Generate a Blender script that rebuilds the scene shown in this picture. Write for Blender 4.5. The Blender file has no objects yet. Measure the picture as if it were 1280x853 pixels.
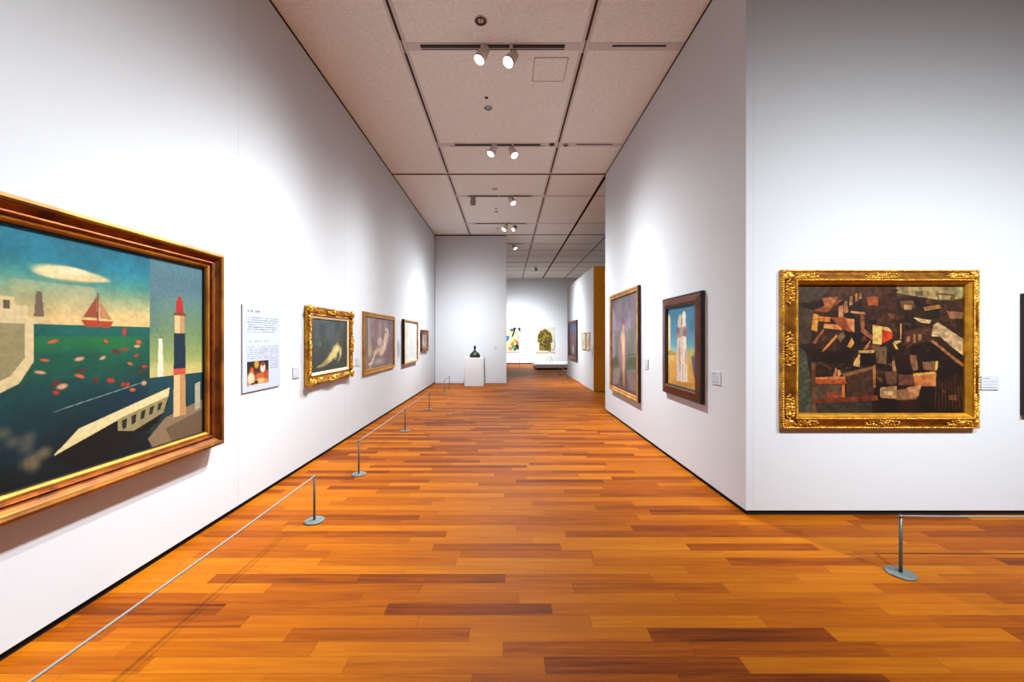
import bpy, bmesh, math, random
import numpy as np
from mathutils import Matrix, Vector

S = bpy.context.scene
COL = S.collection
PI = math.pi
EYE = 1.53
HC = 4.93            # ceiling height
XL, XR = -2.37, 2.055
YB = 12.66           # end wall behind the plinth
YF = 22.0            # far wall
YN = 3.28            # front face of the right-hand block
rnd = random.Random(7)

# ------------------------------------------------------------------ helpers
def lin(c):
    return tuple((x / 12.92 if x <= 0.04045 else ((x + 0.055) / 1.055) ** 2.4) for x in c)

def rgb(r, g, b):
    return lin((r / 255, g / 255, b / 255))

def mat(name, col, rough=0.6, metal=0.0, spec=0.3, noise=None, bump=0.0, bscale=200.0):
    """noise = (scale, second colour, low, high)"""
    m = bpy.data.materials.new(name); m.use_nodes = True
    nt = m.node_tree; b = nt.nodes['Principled BSDF']
    b.inputs['Base Color'].default_value = (*col, 1)
    b.inputs['Roughness'].default_value = rough
    b.inputs['Metallic'].default_value = metal
    b.inputs['Specular IOR Level'].default_value = spec
    tc = nt.nodes.new('ShaderNodeTexCoord')
    if noise:
        n = nt.nodes.new('ShaderNodeTexNoise'); n.inputs['Scale'].default_value = noise[0]
        n.inputs['Detail'].default_value = 5
        nt.links.new(tc.outputs['Object'], n.inputs['Vector'])
        r = nt.nodes.new('ShaderNodeValToRGB')
        r.color_ramp.elements[0].position = noise[2]; r.color_ramp.elements[1].position = noise[3]
        r.color_ramp.elements[0].color = (*col, 1); r.color_ramp.elements[1].color = (*noise[1], 1)
        nt.links.new(n.outputs['Fac'], r.inputs['Fac'])
        nt.links.new(r.outputs['Color'], b.inputs['Base Color'])
    if bump:
        n2 = nt.nodes.new('ShaderNodeTexNoise'); n2.inputs['Scale'].default_value = bscale
        n2.inputs['Detail'].default_value = 4
        nt.links.new(tc.outputs['Object'], n2.inputs['Vector'])
        bp = nt.nodes.new('ShaderNodeBump'); bp.inputs['Strength'].default_value = bump
        bp.inputs['Distance'].default_value = 0.01
        nt.links.new(n2.outputs['Fac'], bp.inputs['Height'])
        nt.links.new(bp.outputs['Normal'], b.inputs['Normal'])
    return m

def obj(name, bm, m, parent=None, smooth=False):
    me = bpy.data.meshes.new(name)
    bmesh.ops.recalc_face_normals(bm, faces=bm.faces[:])
    bm.to_mesh(me); bm.free()
    if smooth:
        for p in me.polygons: p.use_smooth = True
    o = bpy.data.objects.new(name, me); COL.objects.link(o)
    for k in (m if isinstance(m, (list, tuple)) else [m]): me.materials.append(k)
    if parent: o.parent = parent
    return o

def tag(o, label, cat, group=None):
    o['label'] = label; o['category'] = cat
    if group: o['group'] = group
    return o

def thing(name, label, cat, loc=(0, 0, 0), rz=0.0, group=None):
    o = bpy.data.objects.new(name, None); COL.objects.link(o)
    o.empty_display_size = 0.1
    o.location = loc; o.rotation_euler = (0, 0, rz)
    return tag(o, label, cat, group)

def struct(name, bm, m):
    o = obj(name, bm, m); o['kind'] = 'structure'; return o

def box(bm, x0, x1, y0, y1, z0, z1):
    v = [bm.verts.new(p) for p in ((x0, y0, z0), (x1, y0, z0), (x1, y1, z0), (x0, y1, z0),
                                   (x0, y0, z1), (x1, y0, z1), (x1, y1, z1), (x0, y1, z1))]
    for f in ((0, 3, 2, 1), (4, 5, 6, 7), (0, 1, 5, 4), (1, 2, 6, 5), (2, 3, 7, 6), (3, 0, 4, 7)):
        bm.faces.new([v[i] for i in f])
    return bm

def bx(*a): return box(bmesh.new(), *a)

def bevel_all(bm, w, seg=2):
    bmesh.ops.bevel(bm, geom=bm.edges[:], offset=w, segments=seg, affect='EDGES', profile=0.5)
    return bm

def lathe(bm, prof, n=32, c=(0, 0, 0), axis='z'):
    """prof: (radius, height) list from bottom to top; closes the ends with r = 0"""
    rings = []
    for r, h in prof:
        ring = []
        for k in range(n if r > 1e-6 else 1):
            a = 2 * PI * k / n
            p = (r * math.cos(a), r * math.sin(a), h)
            if axis == 'y': p = (p[0], p[2], p[1])
            ring.append(bm.verts.new((p[0] + c[0], p[1] + c[1], p[2] + c[2])))
        rings.append(ring)
    for a, b in zip(rings, rings[1:]):
        for k in range(n):
            k2 = (k + 1) % n
            if len(a) == 1 and len(b) == 1: break
            if len(a) == 1: bm.faces.new((a[0], b[k], b[k2]))
            elif len(b) == 1: bm.faces.new((a[k], a[k2], b[0]))
            else: bm.faces.new((a[k], a[k2], b[k2], b[k]))
    return bm

def tube(bm, pts, r, n=8, cap=True):
    """a tube along pts; r a number or one per point"""
    pts = [Vector(p) for p in pts]
    rs = r if isinstance(r, (list, tuple)) else [r] * len(pts)
    ref = Vector((0.13, 0.21, 1)).normalized(); rings = []
    for i, p in enumerate(pts):
        t = (pts[min(i + 1, len(pts) - 1)] - pts[max(i - 1, 0)]).normalized()
        if abs(t.dot(ref)) > 0.95: ref = Vector((1, 0.1, 0.2)).normalized()
        a = t.cross(ref).normalized(); b = t.cross(a)
        rings.append([bm.verts.new(p + (a * math.cos(2 * PI * k / n) + b * math.sin(2 * PI * k / n)) * rs[i]) for k in range(n)])
    for A, B in zip(rings, rings[1:]):
        for k in range(n): bm.faces.new((A[k], A[(k + 1) % n], B[(k + 1) % n], B[k]))
    if cap:
        bm.faces.new(rings[0]); bm.faces.new(rings[-1][::-1])
    return bm

# ------------------------------------------------------------------ materials
def wall_material(name, col, axis, seams, joint=0.0035):
    """painted panel with fine vertical joints at the given coordinates along the wall"""
    m = mat(name, col, rough=0.65, spec=0.2)
    nt = m.node_tree; b = nt.nodes['Principled BSDF']
    g = nt.nodes.new('ShaderNodeNewGeometry'); sx = nt.nodes.new('ShaderNodeSeparateXYZ')
    nt.links.new(g.outputs['Position'], sx.inputs[0])
    last = None
    for s in seams:
        c = nt.nodes.new('ShaderNodeMath'); c.operation = 'COMPARE'
        c.inputs[1].default_value = s; c.inputs[2].default_value = joint
        nt.links.new(sx.outputs[axis], c.inputs[0])
        if last is None: last = c.outputs[0]
        else:
            a = nt.nodes.new('ShaderNodeMath'); a.operation = 'MAXIMUM'
            nt.links.new(last, a.inputs[0]); nt.links.new(c.outputs[0], a.inputs[1]); last = a.outputs[0]
    mix = nt.nodes.new('ShaderNodeMix'); mix.data_type = 'RGBA'
    mix.inputs[6].default_value = (*col, 1)
    mix.inputs[7].default_value = (*[x * 0.80 for x in col], 1)
    if last is not None: nt.links.new(last, mix.inputs[0])
    else: mix.inputs[0].default_value = 0
    nt.links.new(mix.outputs[2], b.inputs['Base Color'])
    return m

WHITE = (0.54, 0.552, 0.577)
M_wall = wall_material('wall_white', WHITE, 'Y', [])
M_wall_l = wall_material('wall_white_panels', WHITE, 'Y', [1.13, 3.38, 5.62, 7.87, 10.12])
M_wall_f = wall_material('wall_white_front', WHITE, 'X', [2.12], 0.002)
M_black = mat('shadow_gap_black', (0.012, 0.011, 0.010), rough=0.8, spec=0.1)
M_slot = mat('track_black', (0.015, 0.014, 0.014), rough=0.5)
M_slotred = mat('air_slot_brown', rgb(70, 42, 30), rough=0.7)
M_band = mat('ceiling_band', rgb(206, 206, 206), rough=0.55)
M_joint = mat('ceiling_joint', rgb(88, 66, 52), rough=0.8)
M_ochre = mat('ochre_paint', rgb(232, 164, 40), rough=0.7, noise=(2.0, rgb(224, 156, 36), 0.3, 0.7))
M_steel = mat('brushed_steel', rgb(128, 130, 126), rough=0.38, metal=0.85)
M_postdark = mat('dark_steel', rgb(92, 96, 90), rough=0.4, metal=0.6)
M_basegrey = mat('grey_cast_base', rgb(112, 121, 119), rough=0.5, metal=0.2, noise=(60, rgb(94, 103, 101), 0.35, 0.7))
M_rope = mat('grey_elastic_cord', rgb(128, 125, 120), rough=0.55)
M_lampwhite = mat('lamp_white', rgb(205, 198, 188), rough=0.4)
M_lampgrey = mat('lamp_grey', rgb(150, 140, 128), rough=0.4, metal=0.3)
M_chrome = mat('chrome', (0.62, 0.66, 0.70), rough=0.3, metal=1.0)
M_downdark = mat('downlight_inside', (0.10, 0.10, 0.11), rough=0.3, metal=0.8)
M_plinth = mat('plinth_white', (0.57, 0.57, 0.58), rough=0.6)
M_paper = mat('label_white', (0.53, 0.545, 0.58), rough=0.5)
M_cardedge = mat('board_edge', (0.6, 0.58, 0.56), rough=0.6)
M_ink = mat('grey_ink', (0.25, 0.25, 0.27), rough=0.7)
M_bronze = mat('dark_bronze', rgb(52, 50, 42), rough=0.45, metal=0.5, noise=(18, rgb(30, 32, 26), 0.35, 0.65), bump=0.5, bscale=25)

def gold(name, a, b, rough=0.36, scale=14, lo=0.35, hi=0.68):
    return mat(name, a, rough=rough, metal=0.75, spec=0.5, noise=(scale, b, lo, hi), bump=0.12, bscale=120)
M_gold = gold('gold_leaf', rgb(206, 150, 40), rgb(140, 88, 22))
M_golddark = gold('gold_leaf_worn', rgb(150, 92, 22), rgb(84, 48, 16), rough=0.45)
M_goldcove = gold('gold_cove', rgb(160, 102, 24), rgb(100, 58, 14), rough=0.42)
M_goldbright = gold('gold_slip', rgb(208, 152, 42), rgb(170, 112, 28), rough=0.38)
M_goldred = gold('red_gold', rgb(150, 78, 24), rgb(104, 48, 16), rough=0.45)
M_orn = gold('gold_carving', rgb(244, 196, 80), rgb(190, 128, 36), rough=0.28, scale=30)
M_browngold = gold('brown_gold', rgb(142, 78, 26), rgb(70, 38, 16), rough=0.5, scale=6)
M_oldgold = gold('old_gold', rgb(206, 142, 40), rgb(150, 88, 24), rough=0.42, scale=5)
M_browngoldlip = gold('brown_gold_lip', rgb(176, 112, 34), rgb(96, 58, 22), rough=0.48, scale=4)
M_recess = mat('recess_shade', rgb(58, 32, 12), rough=0.55, metal=0.3, noise=(40, rgb(96, 58, 18), .4, .7))  # dark brown painted in for the shaded gaps of the carving
M_plaingold = gold('plain_gold', rgb(196, 140, 38), rgb(164, 108, 28), rough=0.45, scale=5)
M_cream = mat('cream_slip', rgb(222, 204, 160), rough=0.6)
M_palewood = mat('pale_wood', rgb(196, 158, 112), rough=0.5, noise=(9, rgb(160, 118, 78), 0.35, 0.7))
M_oakwood = mat('oak_gilt', rgb(190, 138, 66), rough=0.45, metal=0.25, noise=(7, rgb(142, 92, 42), 0.35, 0.7))
M_darkside = mat('dark_frame_side', rgb(36, 28, 22), rough=0.5)
M_mahog = mat('mahogany', rgb(96, 46, 26), rough=0.32, noise=(6, rgb(62, 28, 16), 0.35, 0.7))
M_ebony = mat('ebonised', rgb(30, 22, 19), rough=0.35)
M_ringwhite = mat('white_metal', rgb(228, 220, 204), rough=0.45)
M_ringdark = mat('dark_metal', rgb(58, 60, 64), rough=0.4, metal=0.5)

def emis(name, col, s):
    m = bpy.data.materials.new(name); m.use_nodes = True; nt = m.node_tree
    b = nt.nodes['Principled BSDF']
    b.inputs['Base Color'].default_value = (0.9, 0.9, 0.9, 1)
    b.inputs['Emission Color'].default_value = (*col, 1); b.inputs['Emission Strength'].default_value = s
    return m
M_lens = emis('lamp_lens_lit', (0.95, 0.98, 1.0), 18)
M_lensdim = emis('lamp_lens_dim', (0.75, 0.88, 1.0), 2.0)

# paint: colours of an artwork or print, stored per point of its sheet
def paint_mat(name, rough=0.45, spec=0.3):
    m = bpy.data.materials.new(name); m.use_nodes = True; nt = m.node_tree
    b = nt.nodes['Principled BSDF']; a = nt.nodes.new('ShaderNodeVertexColor'); a.layer_name = 'paint'
    nt.links.new(a.outputs['Color'], b.inputs['Base Color'])
    b.inputs['Roughness'].default_value = rough; b.inputs['Specular IOR Level'].default_value = spec
    return m
M_paint = paint_mat('oil_paint', 0.5, 0.25)
M_print = paint_mat('printed_board', 0.6, 0.2)

# floor: strip parquet running across the room
def floor_material():
    m = bpy.data.materials.new('parquet'); m.use_nodes = True; nt = m.node_tree
    N, K = nt.nodes.new, nt.links.new
    b = nt.nodes['Principled BSDF']
    g = N('ShaderNodeNewGeometry'); sx = N('ShaderNodeSeparateXYZ'); K(g.outputs['Position'], sx.inputs[0])
    def M(op, a, bb=None, c=None):
        n = N('ShaderNodeMath'); n.operation = op
        for i, v in enumerate((a, bb, c)):
            if v is None: continue
            if isinstance(v, (int, float)): n.inputs[i].default_value = v
            else: K(v, n.inputs[i])
        return n.outputs[0]
    PW, PL = 0.0915, 0.93
    yr = M('DIVIDE', sx.outputs['Y'], PW); row = M('FLOOR', yr); fy = M('FRACT', yr)
    w1 = N('ShaderNodeTexWhiteNoise'); w1.noise_dimensions = '1D'; K(row, w1.inputs['W'])
    xr = M('ADD', M('DIVIDE', sx.outputs['X'], PL), M('MULTIPLY', w1.outputs['Value'], 7.0))
    colm = M('FLOOR', xr); fx = M('FRACT', xr)
    cv = N('ShaderNodeCombineXYZ'); K(row, cv.inputs[0]); K(colm, cv.inputs[1])
    w2 = N('ShaderNodeTexWhiteNoise'); w2.noise_dimensions = '2D'; K(cv.outputs[0], w2.inputs['Vector'])
    # grain: stretched along X, shifted per board
    sc = N('ShaderNodeCombineXYZ')
    K(M('ADD', M('MULTIPLY', sx.outputs['X'], 1.5), M('MULTIPLY', w2.outputs['Value'], 40.0)), sc.inputs[0])
    K(M('MULTIPLY', sx.outputs['Y'], 34.0), sc.inputs[1])
    gn = N('ShaderNodeTexNoise'); gn.inputs['Scale'].default_value = 1.0; gn.inputs['Detail'].default_value = 4
    gn.inputs['Distortion'].default_value = 0.8
    K(sc.outputs[0], gn.inputs['Vector'])
    sc2 = N('ShaderNodeCombineXYZ')
    K(M('ADD', M('MULTIPLY', sx.outputs['X'], 5.0), M('MULTIPLY', w2.outputs['Value'], 13.0)), sc2.inputs[0])
    K(M('MULTIPLY', sx.outputs['Y'], 150.0), sc2.inputs[1])
    gf = N('ShaderNodeTexNoise'); gf.inputs['Scale'].default_value = 1.0; gf.inputs['Detail'].default_value = 3
    K(sc2.outputs[0], gf.inputs['Vector'])
    t = M('ADD', M('MULTIPLY', w2.outputs['Value'], 0.62),
          M('ADD', M('MULTIPLY', M('SUBTRACT', gn.outputs['Fac'], 0.5), 0.75), M('MULTIPLY', M('SUBTRACT', gf.outputs['Fac'], 0.5), 0.30)))
    t = M('ADD', t, 0.19)
    r = N('ShaderNodeValToRGB'); cr = r.color_ramp
    FL = [(0.0, (66, 26, 5)), (0.16, (100, 43, 6)), (0.34, (128, 60, 3)), (0.6, (150, 78, 4)), (0.85, (164, 93, 8)), (1.0, (176, 107, 16))]
    cr.elements[0].position = 0; cr.elements[0].color = (*rgb(*FL[0][1]), 1)
    cr.elements[1].position = 1; cr.elements[1].color = (*rgb(*FL[-1][1]), 1)
    for p, c in FL[1:-1]:
        e = cr.elements.new(p); e.color = (*rgb(*c), 1)
    K(t, r.inputs['Fac'])
    # seams
    ey = M('LESS_THAN', M('MINIMUM', fy, M('SUBTRACT', 1.0, fy)), 0.010)
    ex = M('LESS_THAN', M('MINIMUM', fx, M('SUBTRACT', 1.0, fx)), 0.0014)
    seam = M('MAXIMUM', ey, ex)
    mix = N('ShaderNodeMix'); mix.data_type = 'RGBA'
    K(M('MULTIPLY', seam, 0.55), mix.inputs[0]); K(r.outputs['Color'], mix.inputs[6])
    mix.inputs[7].default_value = (*rgb(60, 24, 8), 1)
    K(mix.outputs[2], b.inputs['Base Color'])
    rr = M('ADD', 0.44, M('MULTIPLY', gn.outputs['Fac'], 0.14))
    K(rr, b.inputs['Roughness'])
    b.inputs['Specular IOR Level'].default_value = 0.10; b.inputs['IOR'].default_value = 1.38
    bp = N('ShaderNodeBump'); bp.inputs['Strength'].default_value = 0.10; bp.inputs['Distance'].default_value = 0.004
    K(M('SUBTRACT', gf.outputs['Fac'], seam), bp.inputs['Height']); K(bp.outputs['Normal'], b.inputs['Normal'])
    return m
M_floor = floor_material()

def ceiling_material():
    m = bpy.data.materials.new('acoustic_board'); m.use_nodes = True; nt = m.node_tree
    N, K = nt.nodes.new, nt.links.new
    b = nt.nodes['Principled BSDF']; tc = N('ShaderNodeTexCoord')
    mp = N('ShaderNodeMapping'); mp.inputs['Scale'].default_value = (30, 55, 1); K(tc.outputs['Object'], mp.inputs['Vector'])
    n = N('ShaderNodeTexNoise'); n.inputs['Scale'].default_value = 1.0; n.inputs['Detail'].default_value = 6
    n.inputs['Roughness'].default_value = 0.7; n.inputs['Distortion'].default_value = 1.2
    K(mp.outputs[0], n.inputs['Vector'])
    r = N('ShaderNodeValToRGB')
    r.color_ramp.elements[0].position = 0.32; r.color_ramp.elements[0].color = (0.68, 0.71, 0.69, 1)
    r.color_ramp.elements[1].position = 0.62; r.color_ramp.elements[1].color = (0.90, 0.93, 0.91, 1)
    K(n.outputs['Fac'], r.inputs['Fac']); K(r.outputs['Color'], b.inputs['Base Color'])
    b.inputs['Roughness'].default_value = 0.9; b.inputs['Specular IOR Level'].default_value = 0.1
    bp = N('ShaderNodeBump'); bp.inputs['Strength'].default_value = 0.35; bp.inputs['Distance'].default_value = 0.006
    K(n.outputs['Fac'], bp.inputs['Height']); K(bp.outputs['Normal'], b.inputs['Normal'])
    return m
M_ceil = ceiling_material()

# ------------------------------------------------------------------ the room
Y0 = -4.0
struct('floor', bx(-2.6, 7.3, Y0 - .2, YF + .2, -0.12, 0.0), M_floor)
struct('ceiling', bx(-2.6, 7.3, Y0 - .2, YF + .2, HC, HC + 0.12), M_ceil)
GAP, TG = 0.045, 0.036     # black shadow gaps under and over the wall panels
bm = bmesh.new(); box(bm, XL - 0.2, XL, Y0, YB + 0.1, GAP, HC - TG); struct('wall_left', bm, M_wall_l)
bm = bmesh.new(); box(bm, XL - 0.2, XL - 0.018, Y0, YB + 0.1, 0.0, GAP); struct('baseboard_left', bm, M_black)
bm = bmesh.new(); box(bm, XL - 0.2, XL - 0.002, Y0, YB + 0.1, HC - TG, HC); struct('trim_1', bm, M_black)
# end wall with the plinth
bm = bmesh.new(); box(bm, XL + 0.012, 0.0, YB, YB + 0.22, 0.012, HC - TG); struct('wall_end', bm, M_wall)
bm = bmesh.new(); box(bm, XL, -0.012, YB + 0.012, YB + 0.2, HC - TG, HC); struct('trim_2', bm, M_black)
bm = bmesh.new(); box(bm, XL + 0.012, -0.001, YB - 0.010, YB, 0.012, 0.112); bevel_all(bm, 0.002, 1); struct('baseboard_end', bm, M_wall)
bm = bmesh.new(); box(bm, XL + 0.012, -0.01, YB + 0.01, YB + 0.2, 0.0, 0.012); struct('trim_3', bm, M_joint)
bm = bmesh.new(); box(bm, XL, XL + 0.012, YB + 0.006, YB + 0.2, 0.0, HC); struct('trim_4', bm, M_black)
# block on the right: side face along the corridor and front face to the camera
YE = 7.95
bm = bmesh.new(); box(bm, XR, XR + 0.30, YN + 0.25, YE, GAP, HC - TG); struct('wall_right', bm, M_wall)
bm = bmesh.new(); box(bm, XR + 0.018, XR + 0.30, YN + 0.22, YE - 0.3, 0, GAP); struct('baseboard_right', bm, M_black)
bm = bmesh.new(); box(bm, XR + 0.004, XR + 0.28, YN + 0.22, YE - 0.02, HC - TG, HC); struct('trim_5', bm, M_black)
bm = bmesh.new(); box(bm, XR, 7.2, YN, YN + 0.25, GAP, HC - TG); struct('wall_front', bm, M_wall_f)
bm = bmesh.new(); box(bm, XR + 0.018, 7.2, YN + 0.018, YN + 0.22, 0, GAP); struct('baseboard_front', bm, M_black)
bm = bmesh.new(); box(bm, XR + 0.012, 7.2, YN + 0.012, YN + 0.22, HC - TG, HC); struct('trim_6', bm, M_black)
# free-standing partition with the ochre end
XP, PY0, PY1, PH = 2.46, 10.79, 15.42, 3.54
bm = bmesh.new(); box(bm, XP, XP + 0.9, PY0 + 0.004, PY1, 0.012, PH); struct('wall_partition', bm, M_wall)
bm = bmesh.new(); box(bm, XP + 0.001, XP + 0.9, PY0, PY0 + 0.004, 0.012, PH); struct('wall_ochre', bm, M_ochre)
bm = bmesh.new(); box(bm, XP + 0.01, XP + 0.89, PY0 + 0.01, PY1 - 0.01, 0, 0.012); struct('baseboard_partition', bm, M_joint)
# far room and the unseen rest of the hall
bm = bmesh.new(); box(bm, -6.0, 7.2, YF, YF + 0.2, 0.06, HC - 0.06); struct('wall_far', bm, M_wall)
bm = bmesh.new(); box(bm, -6.0, 7.2, YF + 0.015, YF + 0.2, 0, 0.06); struct('baseboard_far', bm, M_black)
bm = bmesh.new(); box(bm, -6.0, 7.2, YF - 0.10, YF + 0.2, HC - 0.06, HC); struct('trim_7', bm, M_band)
struct('wall_hidden', bx(-2.6, XL - 0.2, YB + 0.1, YF, 0, HC), M_wall)
struct('wall_right_far', bx(7.2, 7.4, Y0 - .2, YF + .2, 0, HC), M_wall)
struct('wall_rear', bx(-2.6, 7.3, Y0 - .2, Y0, 0, HC), M_wall)

# ceiling: bands with slots, partition rails, joints
XA, XB, XC, XD = -1.205, 0.912, 2.085, 3.34
ROWS = [-0.10, 2.19, 4.465, 6.74, 9.18, 11.40, 13.85, 15.95, 18.40, 20.6]
RAILS = [-1.42, 3.28, 7.955, 12.66, 17.30]
tn = [10]
def trim(bm, m):
    tn[0] += 1
    return struct('trim_%d' % tn[0], bm, m)
for X in (XA, XB, XD):
    bm = bmesh.new(); box(bm, X - 0.048, X + 0.048, Y0, YF - 0.1, HC - 0.006, HC); trim(bm, M_band)
    bm = bmesh.new()
    yy = Y0
    for s in sorted(ROWS + RAILS + [YF - 0.1]):
        a, b_ = yy + 0.10, s - 0.10
        if b_ - a > 0.15: box(bm, X - 0.016, X + 0.014, a, b_, HC - 0.0075, HC - 0.004)
        yy = s
    trim(bm, M_slot if X == XA else M_slotred)
    bm = bmesh.new(); box(bm, X - 0.0065, X + 0.0065, Y0, YF - 0.1, HC - 0.0085, HC - 0.004); trim(bm, M_slotred)
bm = bmesh.new(); box(bm, XC - 0.03, XC + 0.03, YE, YF - 0.1, HC - 0.008, HC); trim(bm, M_black)      # partition rail
for y in RAILS[2:]:
    bm = bmesh.new(); box(bm, XL if y < YB + .1 else -5, 7.2, y - 0.022, y + 0.022, HC - 0.0095, HC); trim(bm, M_joint)
for y in ROWS[1:]:
    bm = bmesh.new()
    box(bm, XA + 0.05, XB - 0.05, y - 0.06, y + 0.06, HC - 0.005, HC)
    x1 = XR if y < YE else XD - 0.05
    box(bm, XB + 0.05, x1, y - 0.06, y + 0.06, HC - 0.005, HC)
    if y > YE: box(bm, XD + 0.05, 7.0, y - 0.06, y + 0.06, HC - 0.005, HC)
    trim(bm, M_band)
    bm = bmesh.new()      # narrow return-air slot beside the track
    box(bm, -1.0, 0.68, y + 0.030, y + 0.046, HC - 0.0065, HC - 0.004)
    if y < YE: box(bm, XB + 0.32, XB + 0.95, y - 0.03, y + 0.0, HC - 0.0065, HC - 0.004)
    trim(bm, M_slot if y < 5 else M_slotred)
for y in (14.9, 19.5):
    bm = bmesh.new(); box(bm, -2, 7.2, y - 0.012, y + 0.012, HC - 0.004, HC); trim(bm, M_joint)

# ------------------------------------------------------------------ lighting tracks and spotlights
ordn = ['', '', 'nearest', 'second', 'third', 'fourth', 'fifth', 'sixth', 'seventh']
for i, y in enumerate(ROWS[2:7]):
    lb = ['black lighting track in the ceiling band nearest the camera, holding two glaring lamps',
          'black lighting track in the second ceiling band, in two lengths with a small gap',
          'black lighting track in the third ceiling band, just past the end of the right wall',
          'black lighting track in the ceiling band just before the dark wall with the plinth',
          'short visible black lighting track beyond the top of the plinth wall'][i]
    bm = bmesh.new()
    xs = [(-1.0, 0.68)] if i == 0 else [(-0.91, -0.19), (-0.17, 0.6)]
    for a, b_ in xs: box(bm, a, b_, y - 0.034, y + 0.008, HC - 0.014, HC - 0.005)
    o = obj('lighting_track', bm, M_slot); tag(o, lb, 'track', 'lighting tracks in the ceiling')
for k in (0, 1):
    bm = bx(-0.95, 0.65, ROWS[k] - 0.034, ROWS[k] + 0.008, HC - 0.014, HC - 0.005)
    o = obj('lighting_track', bm, M_slot)
    tag(o, 'black lighting track in the ceiling behind the camera, out of the photo', 'track', 'lighting tracks out of the photo')
tag(obj('lighting_track', bx(2.2, 5.2, -0.34, -0.30, HC - 0.014, HC), M_slot),
    'black lighting track in the ceiling facing the right front wall, out of the photo', 'track', 'lighting tracks out of the photo')

def spotlight(x, y, drop, target, power, label, cone=22.5, blend=1.0, lit=True, group='ceiling spotlights', warm=(0.90, 0.97, 1.0), size=1.22):
    root = thing('track_spotlight', label, 'spotlight', (x, y, HC - 0.014), 0, group)
    bm = bx(-0.018, 0.018, -0.045, 0.045, -0.028, 0.0); bevel_all(bm, 0.004, 1); obj('adapter', bm, M_lampwhite, root)
    piv = Vector((0, 0, -drop))
    d = (Vector(target) - (Vector((x, y, HC - 0.014)) + piv)).normalized()
    bm = bmesh.new(); tube(bm, [(0, 0, -0.026), (0, 0, -drop * 0.55), tuple(piv)], 0.011, 8); obj('stem', bm, M_lampgrey, root)
    R = 0.055 * size; L = 0.16 * size
    rot = d.to_track_quat('-Z', 'Y').to_matrix().to_4x4()
    T = Matrix.Translation(piv) @ rot
    bm = bmesh.new()
    lathe(bm, [(0, L * .55), (R * .55, L * .55), (R * .8, L * .45), (R * .82, L * .1), (R, -L * .02), (R, -L * .48), (R * .9, -L * .48), (R * .88, -L * .40), (0, -L * .40)], 24)
    bm.transform(T); obj('housing', bm, M_lampwhite if lit else M_lampgrey, root, True)
    bm = bmesh.new(); lathe(bm, [(0, -L * .44), (R * .85, -L * .44), (R * .85, -L * .41), (0, -L * .41)], 24)
    bm.transform(T); obj('lens', bm, M_lens if lit else M_lensdim, root)
    if power > 0:
        l = bpy.data.lights.new('spot_beam', 'SPOT'); l.energy = power; l.color = warm
        l.spot_size = math.radians(150); l.spot_blend = 0.6; l.shadow_soft_size = 0.022
        l.use_nodes = True; nt = l.node_tree; N, K = nt.nodes.new, nt.links.new      # beam profile of the lamp: soft gaussian
        em = nt.nodes['Emission']; tc = N('ShaderNodeTexCoord'); sz = N('ShaderNodeSeparateXYZ'); K(tc.outputs['Normal'], sz.inputs[0])
        prev = sz.outputs['Z']
        for op, v in (('ABSOLUTE', None), ('ARCCOSINE', None), ('DIVIDE', math.radians(cone)), ('POWER', 2.0), ('MULTIPLY', -1.0), ('EXPONENT', None)):
            n = N('ShaderNodeMath'); n.operation = op; K(prev, n.inputs[0])
            if v is not None: n.inputs[1].default_value = v
            prev = n.outputs[0]
        K(prev, em.inputs['Strength'])
        lo = bpy.data.objects.new('spot_beam', l); COL.objects.link(lo); lo.parent = root
        lo.location = piv + d * (L * .48 + 0.03)
        lo.rotation_euler = d.to_track_quat('-Z', 'Y').to_euler()
    return root

PW_ = 1000
spotlight(-0.28, 4.45, 0.09, (-2.37, 3.3, .2), PW_, 'left glaring spotlight on the nearest ceiling track')
spotlight(0.056, 4.45, 0.14, (-2.37, 2.0, .2), PW_, 'right and larger glaring spotlight on the nearest ceiling track')
spotlight(-0.24, 6.72, 0.10, (-2.37, 5.1, .2), PW_, 'left lit spotlight on the second ceiling track')
spotlight(0.11, 6.72, 0.13, (2.055, 4.6, .2), PW_ * 1.35, 'right lit spotlight on the second ceiling track')
spotlight(-0.80, 9.16, 0.11, (-1.3, 12.66, .9), PW_ * 1.25, 'grey spotlight at the left end of the third ceiling track', lit=False)
spotlight(0.134, 9.16, 0.11, (2.055, 7.0, .2), PW_ * 1.35, 'lit spotlight at the right of the third ceiling track')
spotlight(-0.04, 11.38, 0.11, (-2.37, 9.3, .2), PW_ * 1.2, 'left lit spotlight on the fourth ceiling track, before the plinth wall')
spotlight(0.24, 11.38, 0.13, (-2.37, 7.4, .2), PW_, 'grey spotlight tilted down at the right of the fourth ceiling track', lit=False)
spotlight(0.28, 13.83, 0.10, (2.46, 12.6, .7), PW_ * 1.9, 'small lit spotlight beyond the top edge of the plinth wall')
spotlight(1.42, 18.38, 0.10, (2.35, 19.3, .25), PW_ * .8, 'tiny unlit-looking grey spotlight far down the ceiling, left of the black rail', lit=False)
OUT = 'spotlights out of the photo'
for a in ((0.20, 2.17, (-2.37, 1.5, 0.2), PW_ * .55), (0.2, -0.12, (-2.37, 0.2, .2), PW_ * .5),
          (1.75, -0.32, (2.75, 3.28, .8), PW_ * 0.9), (4.1, -0.32, (3.4, 3.28, .8), PW_ * 0.9), (5.2, -0.32, (5.2, 3.28, .8), PW_ * .8)):
    spotlight(a[0], a[1], 0.12, a[2], a[3], 'white spotlight on a ceiling track out of the photo', group=OUT)
for x, tx in ((-0.25, 2.6), (-0.7, 1.2), (-1.2, 0.1)):  # unseen lamps added to brighten the far wall
    spotlight(x, 18.38, 0.10, (tx, YF, 0.9), PW_ * 1.35, 'added white spotlight for the far wall, unseen behind the plinth wall', group=OUT)

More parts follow.
